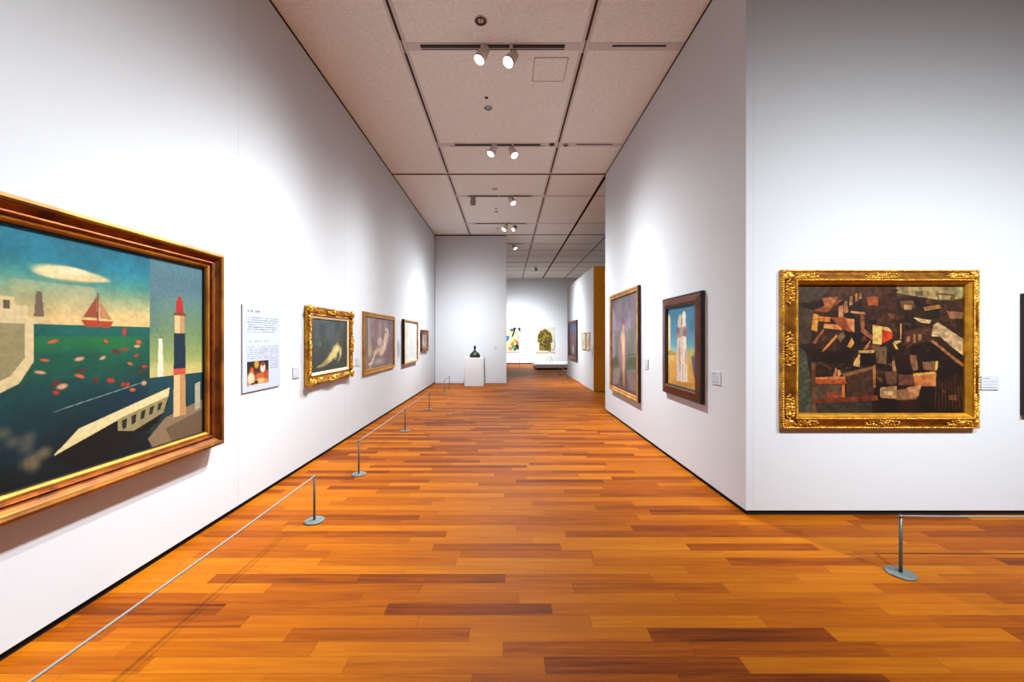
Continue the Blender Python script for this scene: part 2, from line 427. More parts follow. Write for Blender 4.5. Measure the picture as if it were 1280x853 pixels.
# ------------------------------------------------------------------ small ceiling fittings
def downlight(x, y, R, label):
    r = thing('recessed_downlight', label, 'downlight', (x, y, HC), 0, 'recessed downlights')
    bm = bmesh.new(); lathe(bm, [(R * .86, -0.004), (R * .88, -0.012), (R, -0.010), (R, 0.0)], 28); obj('bezel', bm, M_chrome, r, True)
    bm = bmesh.new(); lathe(bm, [(0, -0.0015), (R * .35, -0.002), (R * .62, -0.003), (R * .86, -0.005)], 28); obj('reflector', bm, M_downdark, r, True)
    bm = bmesh.new(); lathe(bm, [(0, -0.012), (R * .40, -0.010), (R * .44, -0.003)], 20); obj('bulb', bm, M_lampwhite, r, True)
    bm = bx(-R * .8, -R * .1, -0.004, 0.004, -0.014, -0.003); box(bm, R * .1, R * .8, -0.004, 0.004, -0.014, -0.003); bm.transform(Matrix.Rotation(PI / 2, 4, 'Z')); obj('louvre', bm, M_slot, r)
downlight(-0.275, 4.10, 0.072, 'round chrome downlight in the ceiling just this side of the nearest track')
downlight(-0.27, 5.66, 0.064, 'round chrome downlight in the ceiling beside a black dot, between first and second tracks')
downlight(-0.265, 8.74, 0.064, 'round chrome downlight in the ceiling just this side of the third track')
downlight(-0.27, 10.32, 0.064, 'round chrome downlight in the ceiling between the third and fourth tracks')
downlight(-0.27, 11.90, 0.060, 'small chrome downlight in the ceiling beyond the fourth track')
def dot(x, y, r, label, m):
    bm = bmesh.new(); lathe(bm, [(0, -0.014), (r * .55, -0.013), (r * .8, -0.006), (r, -0.004), (r, 0)], 20, (x, y, HC))
    tag(obj('sprinkler_head', bm, m, None, True), label, 'sprinkler')
dot(-0.283, 5.42, 0.026, 'small black round head in the ceiling between first and second tracks', M_slot)
dot(-0.27, 10.08, 0.030, 'small black round head in the ceiling between third and fourth tracks', M_slot)
def sensor(x, y, label, m):
    r = thing('ceiling_sensor', label, 'sensor', (x, y, HC - 0.005))
    bm = bmesh.new(); lathe(bm, [(0.052, 0), (0.052, -0.008), (0.044, -0.012), (0, -0.012)], 24); obj('rim', bm, m, r, True)
    bm = bmesh.new(); lathe(bm, [(0, -0.026), (0.018, -0.023), (0.026, -0.011)], 20); obj('dome', bm, M_slot, r, True)
sensor(0.80, 6.72, 'round brownish sensor in the second ceiling band, left of the crossing slot', M_golddark)
sensor(1.045, 6.74, 'round dark grey sensor in the second ceiling band, right of the crossing slot', M_lampgrey)
bm = bmesh.new()
hx0, hx1, hy0, hy1 = 0.34, 0.755, 4.64, 5.07
h = thing('access_hatch', 'square ceiling access hatch with thin dark outline right of the nearest lamps', 'hatch', ((hx0 + hx1) / 2, (hy0 + hy1) / 2, HC))
a, b_ = (hx1 - hx0) / 2, (hy1 - hy0) / 2
obj('hatch_panel', bx(-a + .006, a - .006, -b_ + .006, b_ - .006, -0.003, 0.0), M_ceil, h)
bm = bmesh.new()
for q in ((-a, a, -b_, -b_ + .006), (-a, a, b_ - .006, b_), (-a, -a + .006, -b_, b_), (a - .006, a, -b_, b_)): box(bm, *q, -0.004, 0)
obj('hatch_rim', bm, M_slot, h)

# ------------------------------------------------------------------ painting tools
class Art:
    def __init__(s, w, h, seed=1):
        s.w, s.h = w, h; s.a = np.zeros((h, w, 3)); s.r = np.random.RandomState(seed)
        s.y, s.x = np.mgrid[0:h, 0:w]; s.x = (s.x + .5) / w; s.y = (s.y + .5) / h; s.px = 1.0 / h; s.asp = w / h
    def c(s, c): return np.array(c) / 255.0
    def fill(s, c): s.a[:] = s.c(c); return s
    def blend(s, m, c):
        m = np.clip(m, 0, 1)[..., None]; s.a = s.a * (1 - m) + s.c(c) * m; return s
    def grad(s, stops, x0=0, x1=1, y0=0, y1=1, alpha=1):
        ys = [k[0] for k in stops]; cs = np.array([k[1] for k in stops]) / 255.0
        col = np.stack([np.interp(s.y, ys, cs[:, i]) for i in range(3)], -1)
        m = ((s.x >= x0) & (s.x <= x1) & (s.y >= y0) & (s.y <= y1))[..., None] * alpha
        s.a = s.a * (1 - m) + col * m; return s
    def poly(s, pts, c, alpha=1.0):
        m = np.zeros(s.x.shape, bool); n = len(pts)
        for i in range(n):
            (xa, ya), (xb, yb) = pts[i], pts[(i + 1) % n]
            if ya == yb: continue
            cross = ((ya > s.y) != (yb > s.y)) & (s.x < (xb - xa) * (s.y - ya) / (yb - ya) + xa)
            m ^= cross
        return s.blend(m * alpha, c)
    def ell(s, cx, cy, rx, ry, c, rot=0, alpha=1.0, soft=0.15):
        dx, dy = (s.x - cx) * s.asp, s.y - cy; ca, sa = math.cos(rot), math.sin(rot)
        d = np.sqrt(((dx * ca + dy * sa) / (rx * s.asp)) ** 2 + ((-dx * sa + dy * ca) / ry) ** 2)
        return s.blend((1 + soft - d) / (2 * soft) * alpha, c)
    def line(s, p, q, w, c, alpha=1.0):
        ax, ay, bx_, by = p[0] * s.asp, p[1], q[0] * s.asp, q[1]
        X = s.x * s.asp; dx, dy = bx_ - ax, by - ay; L = dx * dx + dy * dy + 1e-9
        t = np.clip(((X - ax) * dx + (s.y - ay) * dy) / L, 0, 1)
        d = np.hypot(X - ax - t * dx, s.y - ay - t * dy)
        return s.blend((w / 2 + s.px / 2 - d) / s.px * alpha, c)
    def noise(s, nx, ny):
        g = s.r.rand(ny + 2, nx + 2); X = s.x * nx; Y = s.y * ny
        i, j = X.astype(int), Y.astype(int); u, v = X - i, Y - j
        u = u * u * (3 - 2 * u); v = v * v * (3 - 2 * v)
        return (g[j, i] * (1 - u) + g[j, i + 1] * u) * (1 - v) + (g[j + 1, i] * (1 - u) + g[j + 1, i + 1] * u) * v
    def mottle(s, amt, nx, ny):
        n = (s.noise(nx, ny) - .5) * 2 * amt; s.a = np.clip(s.a * (1 + n[..., None]), 0, 1); return s
    def patches(s, nx, ny, c, lo, hi, alpha, x0=0, x1=1, y0=0, y1=1):
        n = s.noise(nx, ny); m = np.clip((n - lo) / (hi - lo), 0, 1) * alpha
        m = m * ((s.x >= x0) & (s.x <= x1) & (s.y >= y0) & (s.y <= y1))
        return s.blend(m, c)

def sheet(name, art, W, H, w0, w1, parent, m, uoff=0.0, voff=0.0, tone=0.74):
    """a thin solid board in wall coordinates (x right, z up, -y out of the wall) whose front carries art"""
    nx, ny = art.w, art.h
    us = np.linspace(-W / 2, W / 2, nx) + uoff; vs = np.linspace(H / 2, -H / 2, ny) + voff
    U, V = np.meshgrid(us, vs)
    co = np.stack([U, np.full_like(U, -w1), V], -1).reshape(-1, 3)
    back = np.array([[us[0], -w0, vs[0]], [us[-1], -w0, vs[0]], [us[-1], -w0, vs[-1]], [us[0], -w0, vs[-1]]])
    co = np.vstack([co, back])
    idx = np.arange(nx * ny).reshape(ny, nx)
    q = np.stack([idx[:-1, :-1], idx[1:, :-1], idx[1:, 1:], idx[:-1, 1:]], -1).reshape(-1, 4)
    faces = q.tolist(); n0 = nx * ny
    top = idx[0].tolist(); bot = idx[-1].tolist(); lef = idx[:, 0].tolist(); rig = idx[:, -1].tolist()
    faces += [top + [n0 + 1, n0], bot[::-1] + [n0 + 3, n0 + 2], lef[::-1] + [n0, n0 + 3], rig + [n0 + 2, n0 + 1], [n0, n0 + 1, n0 + 2, n0 + 3]]
    me = bpy.data.meshes.new(name); me.from_pydata(co.tolist(), [], faces); me.update()
    ca = me.color_attributes.new('paint', 'FLOAT_COLOR', 'POINT')
    c = np.clip(art.a, 0, 1).reshape(-1, 3); c = np.where(c <= 0.04045, c / 12.92, ((c + 0.055) / 1.055) ** 2.4)
    c = np.hstack([c * tone * 0.82, np.ones((len(c), 1))]); edge = np.tile([0.5, 0.46, 0.4, 1.0], (4, 1))
    ca.data.foreach_set('color', np.vstack([c, edge]).astype(np.float32).ravel())
    me.materials.append(m)
    o = bpy.data.objects.new(name, me); COL.objects.link(o)
    if parent: o.parent = parent
    return o

def ring_frame(bm, W, H, prof, seg=0):
    """mitred moulding: prof = (inset from the outer edge, height off the wall), outside to inside"""
    rings = []
    for ins, w in prof:
        a, b = W / 2 - ins, H / 2 - ins
        rings.append([bm.verts.new(p) for p in ((-a, -w, -b), (a, -w, -b), (a, -w, b), (-a, -w, b))])
    for A, B in zip(rings, rings[1:]):
        for k in range(4): bm.faces.new((A[k], A[(k + 1) % 4], B[(k + 1) % 4], B[k]))
    return bm

def frame_piece(name, W, H, prof, m, parent, label=None):
    bm = bmesh.new(); ring_frame(bm, W, H, prof); o = obj(name, bm, m, parent)
    if label: o['label'] = label
    return o

def blob(bm, c, s, rot=0.0, sub=1):
    M = Matrix.Translation(c) @ Matrix.Rotation(rot, 4, 'Y') @ Matrix.Diagonal((*s, 1))
    bmesh.ops.create_icosphere(bm, subdivisions=sub, radius=1, matrix=M)

def scroll(bm, cu, cv, w, r, flip=1, start=0.0, turns=1.35, th=0.008):
    pts, rs = [], []
    n = 16
    for i in range(n + 1):
        t = i / n; a = start + flip * t * turns * 2 * PI; rr = r * (1 - 0.78 * t)
        pts.append((cu + rr * math.cos(a), -(w + 0.010 * t), cv + rr * math.sin(a))); rs.append(th * (0.75 + 0.5 * math.sin(PI * t)))
    tube(bm, pts, rs, 6)

def finish_ornament(bm, parent, name, shape):
    """shape = (W, H, slope, mid inset): lays the carving on the sloping cove"""
    W, H, slope, mid = shape
    for v in bm.verts:
        ins = min(W / 2 - abs(v.co.x), H / 2 - abs(v.co.z)); v.co.y -= slope * (max(ins, 0.008) - mid)
    return obj(name, bm, [M_orn, M_recess], parent, True)

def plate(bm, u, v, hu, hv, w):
    """thin dark ground under a carving, recess shade put into its colour"""
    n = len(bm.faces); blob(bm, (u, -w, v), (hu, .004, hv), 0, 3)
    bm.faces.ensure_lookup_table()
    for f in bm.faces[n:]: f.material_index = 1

def ornament(parent, name, shape, u0, v0, along, L, B, w, rr, dens=1.0):
    bm = bmesh.new(); carving(bm, u0, v0, along, L, B, w, rr, dens)
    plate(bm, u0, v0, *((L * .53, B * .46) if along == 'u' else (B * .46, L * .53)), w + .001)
    return finish_ornament(bm, parent, name, shape)

def carving(bm, u0, v0, along, L, B, w, rr, dens=1.0):
    """leaf-and-scroll ornament centred at (u0, v0), running L along 'u' or 'v', B wide, rising from height w"""
    def P(s, t): return (u0 + s, v0 + t) if along == 'u' else (u0 + t, v0 + s)
    ang = 0 if along == 'u' else PI / 2
    for sgn in (-1, 1):
        for k, f in enumerate((0.22, 0.60)):
            cu, cv = P(sgn * L / 2 * f, (-1) ** k * B * 0.08)
            scroll(bm, cu, cv, w, B * (0.36 - 0.07 * k), sgn * (1 if k else -1), ang + (0 if sgn > 0 else PI), th=B * 0.085)
            blob(bm, (cu, -(w + 0.012), cv), (B * .10,   .018, B * .10))
        for k in range(int(7 * dens)):
            s = sgn * L / 2 * (0.12 + 0.88 * (k + .5) / (7 * dens)); t = (0.30 if k % 2 else -0.30) * B * (1.1 - 0.5 * abs(s) / (L / 2))
            cu, cv = P(s, t); a = -(0.6 if k % 2 else -0.6) * sgn
            blob(bm, (cu, -(w + 0.006), cv), (B * .20, .016, B * .085) if along == 'u' else (B * .085, .016, B * .20), a)
        cu, cv = P(sgn * L * .49, 0)
        blob(bm, (cu, -(w + .004), cv), (B * .22, .013, B * .08) if along == 'u' else (B * .08, .013, B * .22))
    blob(bm, (u0, -(w + 0.012), v0), (B * .20, .024, B * .20), 0, 2)
    for k in range(6):
        a = 2 * PI * k / 6 + rr.random() * .2
        blob(bm, (u0 + B * .27 * math.cos(a), -(w + .008), v0 + B * .27 * math.sin(a)), (B * .15, .017, B * .08), -a)

def beads(bm, W, H, ins, w, r, step, flat=0.8):
    a, b = W / 2 - ins, H / 2 - ins
    for (p, q) in (((-a, -b), (a, -b)), ((a, -b), (a, b)), ((a, b), (-a, b)), ((-a, b), (-a, -b))):
        L = math.hypot(q[0] - p[0], q[1] - p[1]); n = int(L / step)
        for k in range(n):
            t = (k + .5) / n
            M = Matrix.Translation((p[0] + (q[0] - p[0]) * t, -w, p[1] + (q[1] - p[1]) * t)) @ Matrix.Diagonal((r, r * flat, r, 1))
            bmesh.ops.create_uvsphere(bm, u_segments=6, v_segments=4, radius=1, matrix=M)

LEFT, RIGHT, FRONT = PI / 2, -PI / 2, 0.0
def on_wall(name, side, along0, along1, z0, z1, label, cat, group=None, wall=None):
    """an Empty at the middle of the thing's back on its wall; returns it with width and height"""
    c, z, W, H = (along0 + along1) / 2, (z0 + z1) / 2, abs(along1 - along0), z1 - z0
    if side == LEFT: loc = (XL if wall is None else wall, c, z)
    elif side == RIGHT: loc = (XR if wall is None else wall, c, z)
    else: loc = (c, YN if wall is None else wall, z)
    return thing(name, label, cat, loc, side, group), W, H

# ------------------------------------------------------------------ big seascape on the left wall
t, W, H = on_wall('framed_painting', LEFT, 1.215, 3.083, 0.675, 2.192, 'large green and teal seascape in a wide brown-gold stepped frame, at the left edge', 'painting')
IN = 0.128
frame_piece('outer_frame', W, H, [(0, 0.001), (0, 0.085), (0.004, 0.098), (0.022, 0.104), (0.034, 0.098), (0.038, 0.088)], M_browngoldlip, t)
frame_piece('hollow_moulding', W, H, [(0.038, 0.088), (0.046, 0.080), (0.058, 0.066), (0.072, 0.060)], M_browngold, t, 'worn brown hollow of the frame')
frame_piece('step_moulding', W, H, [(0.072, 0.060), (0.072, 0.066), (0.080, 0.070), (0.088, 0.066), (0.089, 0.054), (0.098, 0.050)], M_goldred, t)
frame_piece('inner_moulding', W, H, [(0.098, 0.050), (0.100, 0.054), (0.110, 0.052), (0.118, 0.044), (0.122, 0.036)], M_oldgold, t)
frame_piece('inner_edge', W, H, [(0.122, 0.036), (0.128, 0.034), (0.128, 0.012)], M_ebony, t)
A = Art(460, 370, 3)
cw, ch = W - 2 * IN, H - 2 * IN
A.grad([(0, (18, 108, 132)), (0.10, (24, 118, 138)), (0.17, (66, 140, 132)), (0.24, (140, 158, 116)), (0.31, (206, 178, 118)), (0.37, (224, 184, 120))], 0, 1, 0, .37)
A.grad([(.37, (20, 92, 84)), (.44, (12, 84, 68)), (.55, (16, 76, 56)), (.66, (14, 60, 62)), (.76, (12, 46, 54)), (.88, (10, 30, 34)), (1, (8, 20, 22))], 0, 1, .37, 1)
A.mottle(.10, 14, 10).mottle(.06, 60, 50)
A.patches(5, 9, (40, 120, 44), .55, .85, .55, .25, .7, .42, .72).patches(9, 7, (8, 40, 58), .5, .8, .6, .2, 1, .6, .9)
A.patches(16, 5, (236, 196, 140), .5, .9, .45, 0, .72, .2, .37)
# a long bank of pale cloud
for cx, cy, rx, ry, c in ((.44, .165, .085, .020, (190, 160, 104)), (.42, .150, .075, .026, (226, 204, 150)), (.47, .155, .085, .022, (226, 202, 146)), (.40, .158, .05, .022, (232, 212, 160)), (.53, .160, .04, .010, (218, 192, 138)), (.45, .14, .05, .016, (238, 220, 172))):
    A.ell(cx, cy, rx, ry, c, soft=.25)
# harbour wall and sheds at the far side
A.poly([(0, .27), (.30, .27), (.30, .30), (.33, .30), (.33, .345), (.39, .35), (.345, .37), (.345, .52), (.31, .60), (.25, .64), (0, .66)], (216, 190, 140))
A.poly([(0, .37), (.325, .37), (.325, .50), (.29, .57), (.24, .6), (0, .62)], (150, 134, 92))
for k in range(6): A.poly([(.05 + .045 * k, .285), (.065 + .045 * k, .285), (.065 + .045 * k, .315), (.05 + .045 * k, .315)], (96, 78, 56))
A.poly([(.346, .34), (.352, .24), (.366, .24), (.372, .34)], (112, 92, 72))
# a small red sailing boat on the horizon
A.poly([(.475, .345), (.585, .350), (.572, .378), (.49, .375)], (176, 62, 26))
A.poly([(.525, .24), (.528, .335), (.482, .335)], (150, 70, 40)); A.poly([(.535, .25), (.537, .338), (.578, .340)], (190, 128, 84))
A.line((.53, .225), (.53, .35), .006, (120, 40, 20))
A.ell(.625, .395, .008, .020, (180, 52, 32))
# buoys and scraps of red light in the water
rr = random.Random(5)
for k in range(26):
    x, y = .35 + .36 * rr.random(), .44 + .25 * rr.random(); q = rr.random()
    if .45 < x and y < .42: continue
    c = [(176, 52, 34), (198, 92, 44), (214, 150, 110), (110, 34, 30)][k % 4]
    A.ell(x, y, .009 + .008 * q, .006 + .006 * rr.random(), c, rr.uniform(-.5, .5), .9, .3)
for k in range(9):
    x, y = .40 + .09 * k * .35, .73 - .008 * k; A.line((x, y), (x + .05, y - .015), .004, (150, 170, 150), .6)
for k in range(12):
    x, y = .22 + .16 * rr.random(), .76 + .2 * rr.random(); A.ell(x, y, .018, .022, (126, 104, 78), rr.random() * 3, .5, .6)
# right-hand strip: blue-grey dusk over a lit horizon
A.grad([(0, (78, 116, 128)), (.2, (92, 124, 122)), (.4, (110, 134, 90)), (.54, (150, 160, 90)), (.60, (196, 182, 110)), (.635, (206, 180, 110)), (.636, (22, 66, 74)), (.80, (18, 58, 64)), (.86, (30, 54, 52)), (1, (40, 40, 34))], .728, 1, 0, 1)
A.patches(6, 8, (70, 100, 120), .5, .85, .4, .728, 1, 0, .4)
A.poly([(.762, .635), (.768, .43), (.785, .43), (.792, .635)], (226, 216, 190)); A.poly([(.770, .43), (.7765, .395), (.783, .43)], (120, 110, 90))
# plain beacon: red lantern over a navy band on a pale shaft, on a stone quay
A.poly([(.80, .86), (1, .80), (1, 1), (.74, 1), (.72, .95)], (138, 112, 84)); A.poly([(.80, .92), (1, .86), (1, 1), (.83, 1)], (110, 86, 64))
A.poly([(.838, .87), (.846, .30), (.896, .30), (.904, .87)], (222, 182, 126)); A.poly([(.872, .87), (.872, .30), (.896, .30), (.904, .87)], (190, 140, 90))
A.poly([(.842, .40), (.900, .40), (.903, .60), (.840, .60)], (22, 40, 58)); A.poly([(.840, .60), (.903, .60), (.903, .635), (.840, .635)], (196, 76, 58))
A.poly([(.838, .30), (.904, .30), (.900, .285), (.842, .285)], (120, 60, 40)); A.poly([(.852, .285), (.890, .285), (.890, .22), (.871, .185), (.852, .22)], (176, 40, 32))
A.poly([(.955, .86), (.955, .70), (.985, .69), (.985, .85)], (176, 166, 140))
# pale stone jetty over dark water
A.poly([(.40, .925), (.47, .83), (.81, .72), (.815, .78), (.76, .88), (.56, .97), (.46, .99)], (14, 16, 16))
A.poly([(.40, .905), (.47, .82), (.82, .70), (.815, .745), (.62, .81), (.40, .91)], (228, 206, 150))
A.poly([(.60, .815), (.815, .745), (.79, .83), (.66, .89), (.60, .87)], (150, 134, 92))
for k in range(5): A.poly([(.615 + .038 * k, .825 - .012 * k), (.635 + .038 * k, .818 - .012 * k), (.632 + .036 * k, .865 - .014 * k), (.617 + .036 * k, .870 - .014 * k)], (40, 40, 34))
A.mottle(.05, 120, 90)
sheet('canvas', A, cw, ch, 0.006, 0.022, t, M_paint, tone=0.74)

# ------------------------------------------------------------------ text panel and small labels
t, W, H = on_wall('text_sign', LEFT, 3.418, 3.986, 1.030, 1.830, 'white text panel with a small orange picture, right of the big seascape', 'sign')
A = Art(210, 300, 9).fill((206, 214, 230))
def print_row(y, x0, x1, hgt, c, seed, dens=.8):
    r = random.Random(seed); x = x0
    while x < x1:
        w = .008 + .012 * r.random()
        if r.random() < dens:
            A.poly([(x, y), (min(x + w, x1), y), (min(x + w, x1), y + hgt * (.6 + .4 * r.random())), (x, y + hgt * (.5 + .5 * r.random()))], c, .55 + .4 * r.random())
        x += w + .004
for k in range(9):
    if k in (1, 4): continue
    A.poly([(.12 + .034 * k, .062), (.146 + .034 * k, .062), (.146 + .034 * k, .069), (.12 + .034 * k, .069)], (40, 42, 50))
    A.poly([(.128 + .034 * k, .058), (.136 + .034 * k, .058), (.136 + .034 * k, .084), (.128 + .034 * k, .084)], (44, 46, 54)); A.poly([(.12 + .034 * k, .078), (.146 + .034 * k, .078), (.146 + .034 * k, .084), (.12 + .034 * k, .084)], (50, 52, 60))
for k in range(7): print_row(.140 + .0275 * k, .10, .93 if k < 6 else .84, 0.0125, (58, 60, 70), 20 + k)
print_row(.418, .10, .66, 0.0115, (66, 68, 78), 40)
for k in range(13):
    y = .480 + .0225 * k
    print_row(y, .10 if y < .64 else .70, .94, 0.0095, (84, 86, 98), 50 + k)
# the small printed picture: warm generic still life
x0, x1, y0, y1 = .105, .655, .655, .925
A.grad([(y0, (36, 30, 26)), (y0 + .11, (70, 36, 22)), (y1, (196, 116, 50))], x0, x1, y0, y1)
for cx, cy, rx, ry, c in ((.34, .69, .06, .05, (214, 150, 40)), (.22, .77, .05, .05, (196, 92, 40)), (.20, .85, .09, .07, (238, 206, 166)), (.50, .74, .07, .06, (236, 214, 190)), (.50, .69, .04, .03, (150, 40, 26)),
                          (.43, .83, .12, .035, (206, 96, 40)), (.44, .89, .14, .030, (232, 188, 130)), (.33, .90, .05, .02, (60, 36, 24)), (.60, .82, .05, .05, (196, 70, 36)), (.58, .90, .06, .02, (222, 142, 60)), (.24, .915, .04, .012, (40, 28, 22))):
    A.ell(cx, cy, rx, ry, c, 0, .95, .25)
m = ((A.x < x0) | (A.x > x1) | (A.y < y0) | (A.y > y1)) & (A.y > .64) & (A.x < .69)
A.blend(m * 1.0, (206, 214, 230))
print_row(.938, .11, .34, 0.0095, (84, 86, 98), 90)
sheet('printed_face', A, W, H, 0.001, 0.012, t, M_print)

def small_label(side, a0, a1, z0, z1, label, wall=None, lines=4, group='small wall labels'):
    t, W, H = on_wall('wall_label', side, a0, a1, z0, z1, label, 'label', group, wall)
    A = Art(30, max(30, int(30 * H / W)), 1).fill((230, 233, 240)); r = random.Random(int(a0 * 100))
    for k in range(lines):
        y = .18 + .62 * k / max(lines - 1, 1); x = .10
        while x < (.84 if k else .5):
            w = .04 + .08 * r.random(); A.poly([(x, y), (x + w, y), (x + w, y + .05), (x, y + .05)], (128, 132, 142), .8); x += w + .03
    sheet('card', A, W, H, 0.001, 0.009, t, M_print)
small_label(LEFT, 4.235, 4.37, 1.075, 1.20, 'small white label left of the first carved gold frame')
small_label(LEFT, 6.015, 6.155, 1.072, 1.20, 'small white label between the carved gold frame and the plain gold frame')
small_label(LEFT, 8.315, 8.50, 1.09, 1.478, 'tall white label between the plain gold frame and the pale picture', lines=9)
small_label(RIGHT, 5.535, 5.665, 1.07, 1.213, 'small white label right of the tall wood-framed picture')
small_label(RIGHT, 3.665, 3.82, 1.072, 1.195, 'small white label right of the dark mahogany frame')
small_label(FRONT, 4.065, 4.215, 1.082, 1.202, 'small white label at the right edge of the carved gold cityscape frame')
small_label(FRONT, -0.415, -0.295, 1.13, 1.235, 'small white label on the end wall, right of the plinth', wall=YB)
small_label(RIGHT, 10.89, 11.02, 0.94, 1.30, 'tall white label near the ochre end of the far partition', wall=XP, lines=9)

# ------------------------------------------------------------------ carved gold frame, left wall
t, W, H = on_wall('framed_painting', LEFT, 4.470, 5.775, 0.955, 1.905, 'dark reclining nude in a heavily carved gold frame with a cream slip', 'painting')
frame_piece('frame', W, H, [(0.006, 0.001), (0, 0.018), (0.004, 0.048), (0.014, 0.058), (0.026, 0.054), (0.046, 0.046), (0.070, 0.040), (0.090, 0.036), (0.098, 0.040), (0.106, 0.040), (0.110, 0.032)], M_gold, t)
SH = (W, H, -0.25, 0.045)
for su in (-1, 1):
    for sv in (-1, 1):
        bm = bmesh.new()
        cu, cv = su * (W / 2 - .045), sv * (H / 2 - .045)
        blob(bm, (cu, -.062, cv), (.050, .016, .050), PI / 4, 2)
        scroll(bm, cu - su * .10, cv + sv * .008, .050, .036, su * sv, 0, th=.010); scroll(bm, cu + su * .008, cv - sv * .10, .050, .036, -su * sv, PI / 2, th=.010)
        for k in range(5):
            a = math.atan2(sv, su) + (k - 2) * .45
            blob(bm, (cu + .047 * math.cos(a), -.050, cv + .047 * math.sin(a)), (.022, .014, .011), -a)
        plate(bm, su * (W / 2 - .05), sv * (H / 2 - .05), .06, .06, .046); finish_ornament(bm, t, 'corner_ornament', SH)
for sv in (-1, 1): ornament(t, 'centre_ornament', SH, 0, sv * (H / 2 - .04), 'u', .30, .095, .050, rnd)
for su in (-1, 1): ornament(t, 'centre_ornament', SH, su * (W / 2 - .04), 0, 'v', .26, .095, .050, rnd)
for sv in (-1, 1):
    for q in (-1, 1): ornament(t, 'leaf_ornament', SH, q * W * .28, sv * (H / 2 - .05), 'u', .16, .06, .044, rnd, .6)
for su in (-1, 1):
    for q in (-1, 1): ornament(t, 'leaf_ornament', SH, su * (W / 2 - .05), q * H * .26, 'v', .13, .06, .044, rnd, .6)
bm = bmesh.new(); beads(bm, W, H, .010, .050, .011, .026); obj('outer_beading', bm, M_golddark, t, True)
bm = bmesh.new(); beads(bm, W, H, .101, .041, .007, .016); obj('inner_beading', bm, M_golddark, t, True)
frame_piece('cream_slip', W, H, [(0.108, 0.034), (0.112, 0.036), (0.138, 0.026), (0.141, 0.012)], M_cream, t, 'cream inner slip')
A = Art(170, 120, 4).grad([(0, (64, 72, 76)), (.4, (62, 70, 68)), (1, (48, 52, 46))])
A.mottle(.22, 7, 6).patches(6, 5, (66, 76, 62), .5, .9, .5, 0, 1, 0, .6)
A.ell(.22, .48, .03, .04, (92, 128, 118), 0, .6, .6)
sk = (206, 184, 116); sh = (150, 132, 80)
A.ell(.52, .72, .20, .10, (70, 66, 46), -.3, .8, .6)
for cx, cy, rx, ry, ro, c in ((.42, .80, .16, .055, -.35, sh), (.34, .86, .18, .035, -.18, (150, 136, 84)), (.52, .73, .10, .085, -.5, sk), (.62, .66, .075, .13, -.3, sk), (.70, .58, .085, .09, 0, (214, 194, 128)), (.80, .66, .030, .12, .1, sk), (.76, .80, .07, .025, -.7, sh), (.70, .46, .035, .05, 0, (168, 138, 84)), (.69, .44, .035, .035, 0, (96, 70, 44)), (.20, .89, .06, .02, -.1, sh)):
    A.ell(cx, cy, rx, ry, c, ro, .85, .30)
A.mottle(.08, 40, 30)
sheet('canvas', A, W - .276, H - .276, 0.004, 0.014, t, M_paint, tone=1.0)

# ------------------------------------------------------------------ plain gold frame
t, W, H = on_wall('framed_painting', LEFT, 6.284, 8.03, 0.90, 1.962, 'pinkish grey nude in a plain flat gold frame, second from the carved frame', 'painting')
t['label'] = 'pinkish grey painting of a seated nude in a plain flat gold frame'
frame_piece('frame', W, H, [(0, 0.001), (0, 0.028), (0.003, 0.032), (0.024, 0.032), (0.028, 0.026), (0.058, 0.024), (0.062, 0.030), (0.076, 0.028), (0.080, 0.012)], M_plaingold, t)
A = Art(180, 110, 6).grad([(0, (128, 112, 116)), (1, (116, 98, 96))])
A.mottle(.18, 8, 6)
for x, w, c in ((.10, .05, (176, 158, 136)), (.30, .09, (146, 92, 84)), (.45, .06, (168, 152, 142)), (.56, .07, (142, 96, 88)), (.02, .08, (96, 82, 88)), (.74, .2, (104, 96, 108))):
    A.poly([(x, 0), (x + w, 0), (x + w, .72), (x, .75)], c, .65)
A.ell(.48, .48, .09, .09, (186, 176, 160), 0, .85, .25); A.ell(.16, .66, .06, .16, (180, 156, 110), .3, .6, .4)
A.poly([(0, .80), (1, .68), (1, 1), (0, 1)], (122, 100, 96), .6)
A.ell(.45, .88, .2, .07, (172, 160, 152), 0, .6, .4); A.ell(.85, .7, .12, .22, (120, 84, 80), 0, .6, .4)
sk = (214, 186, 160)
for cx, cy, rx, ry, ro, c in ((.26, .80, .17, .035, -.75, sk), (.15, .89, .05, .025, -.3, sk), (.36, .67, .12, .05, -.25, (196, 166, 140)), (.56, .66, .11, .10, -.4, sk), (.66, .52, .065, .16, .15, (222, 196, 170)), (.71, .36, .06, .08, .2, sk), (.78, .30, .035, .10, -.3, sk), (.68, .24, .035, .06, .3, (176, 142, 116)), (.73, .22, .05, .03, 0, (216, 190, 160)), (.77, .40, .03, .12, .1, (200, 168, 140))):
    A.ell(cx, cy, rx, ry, c, ro, .85, .25)
A.mottle(.08, 50, 40)
sheet('canvas', A, W - .16, H - .16, 0.004, 0.014, t, M_paint, tone=1.05)

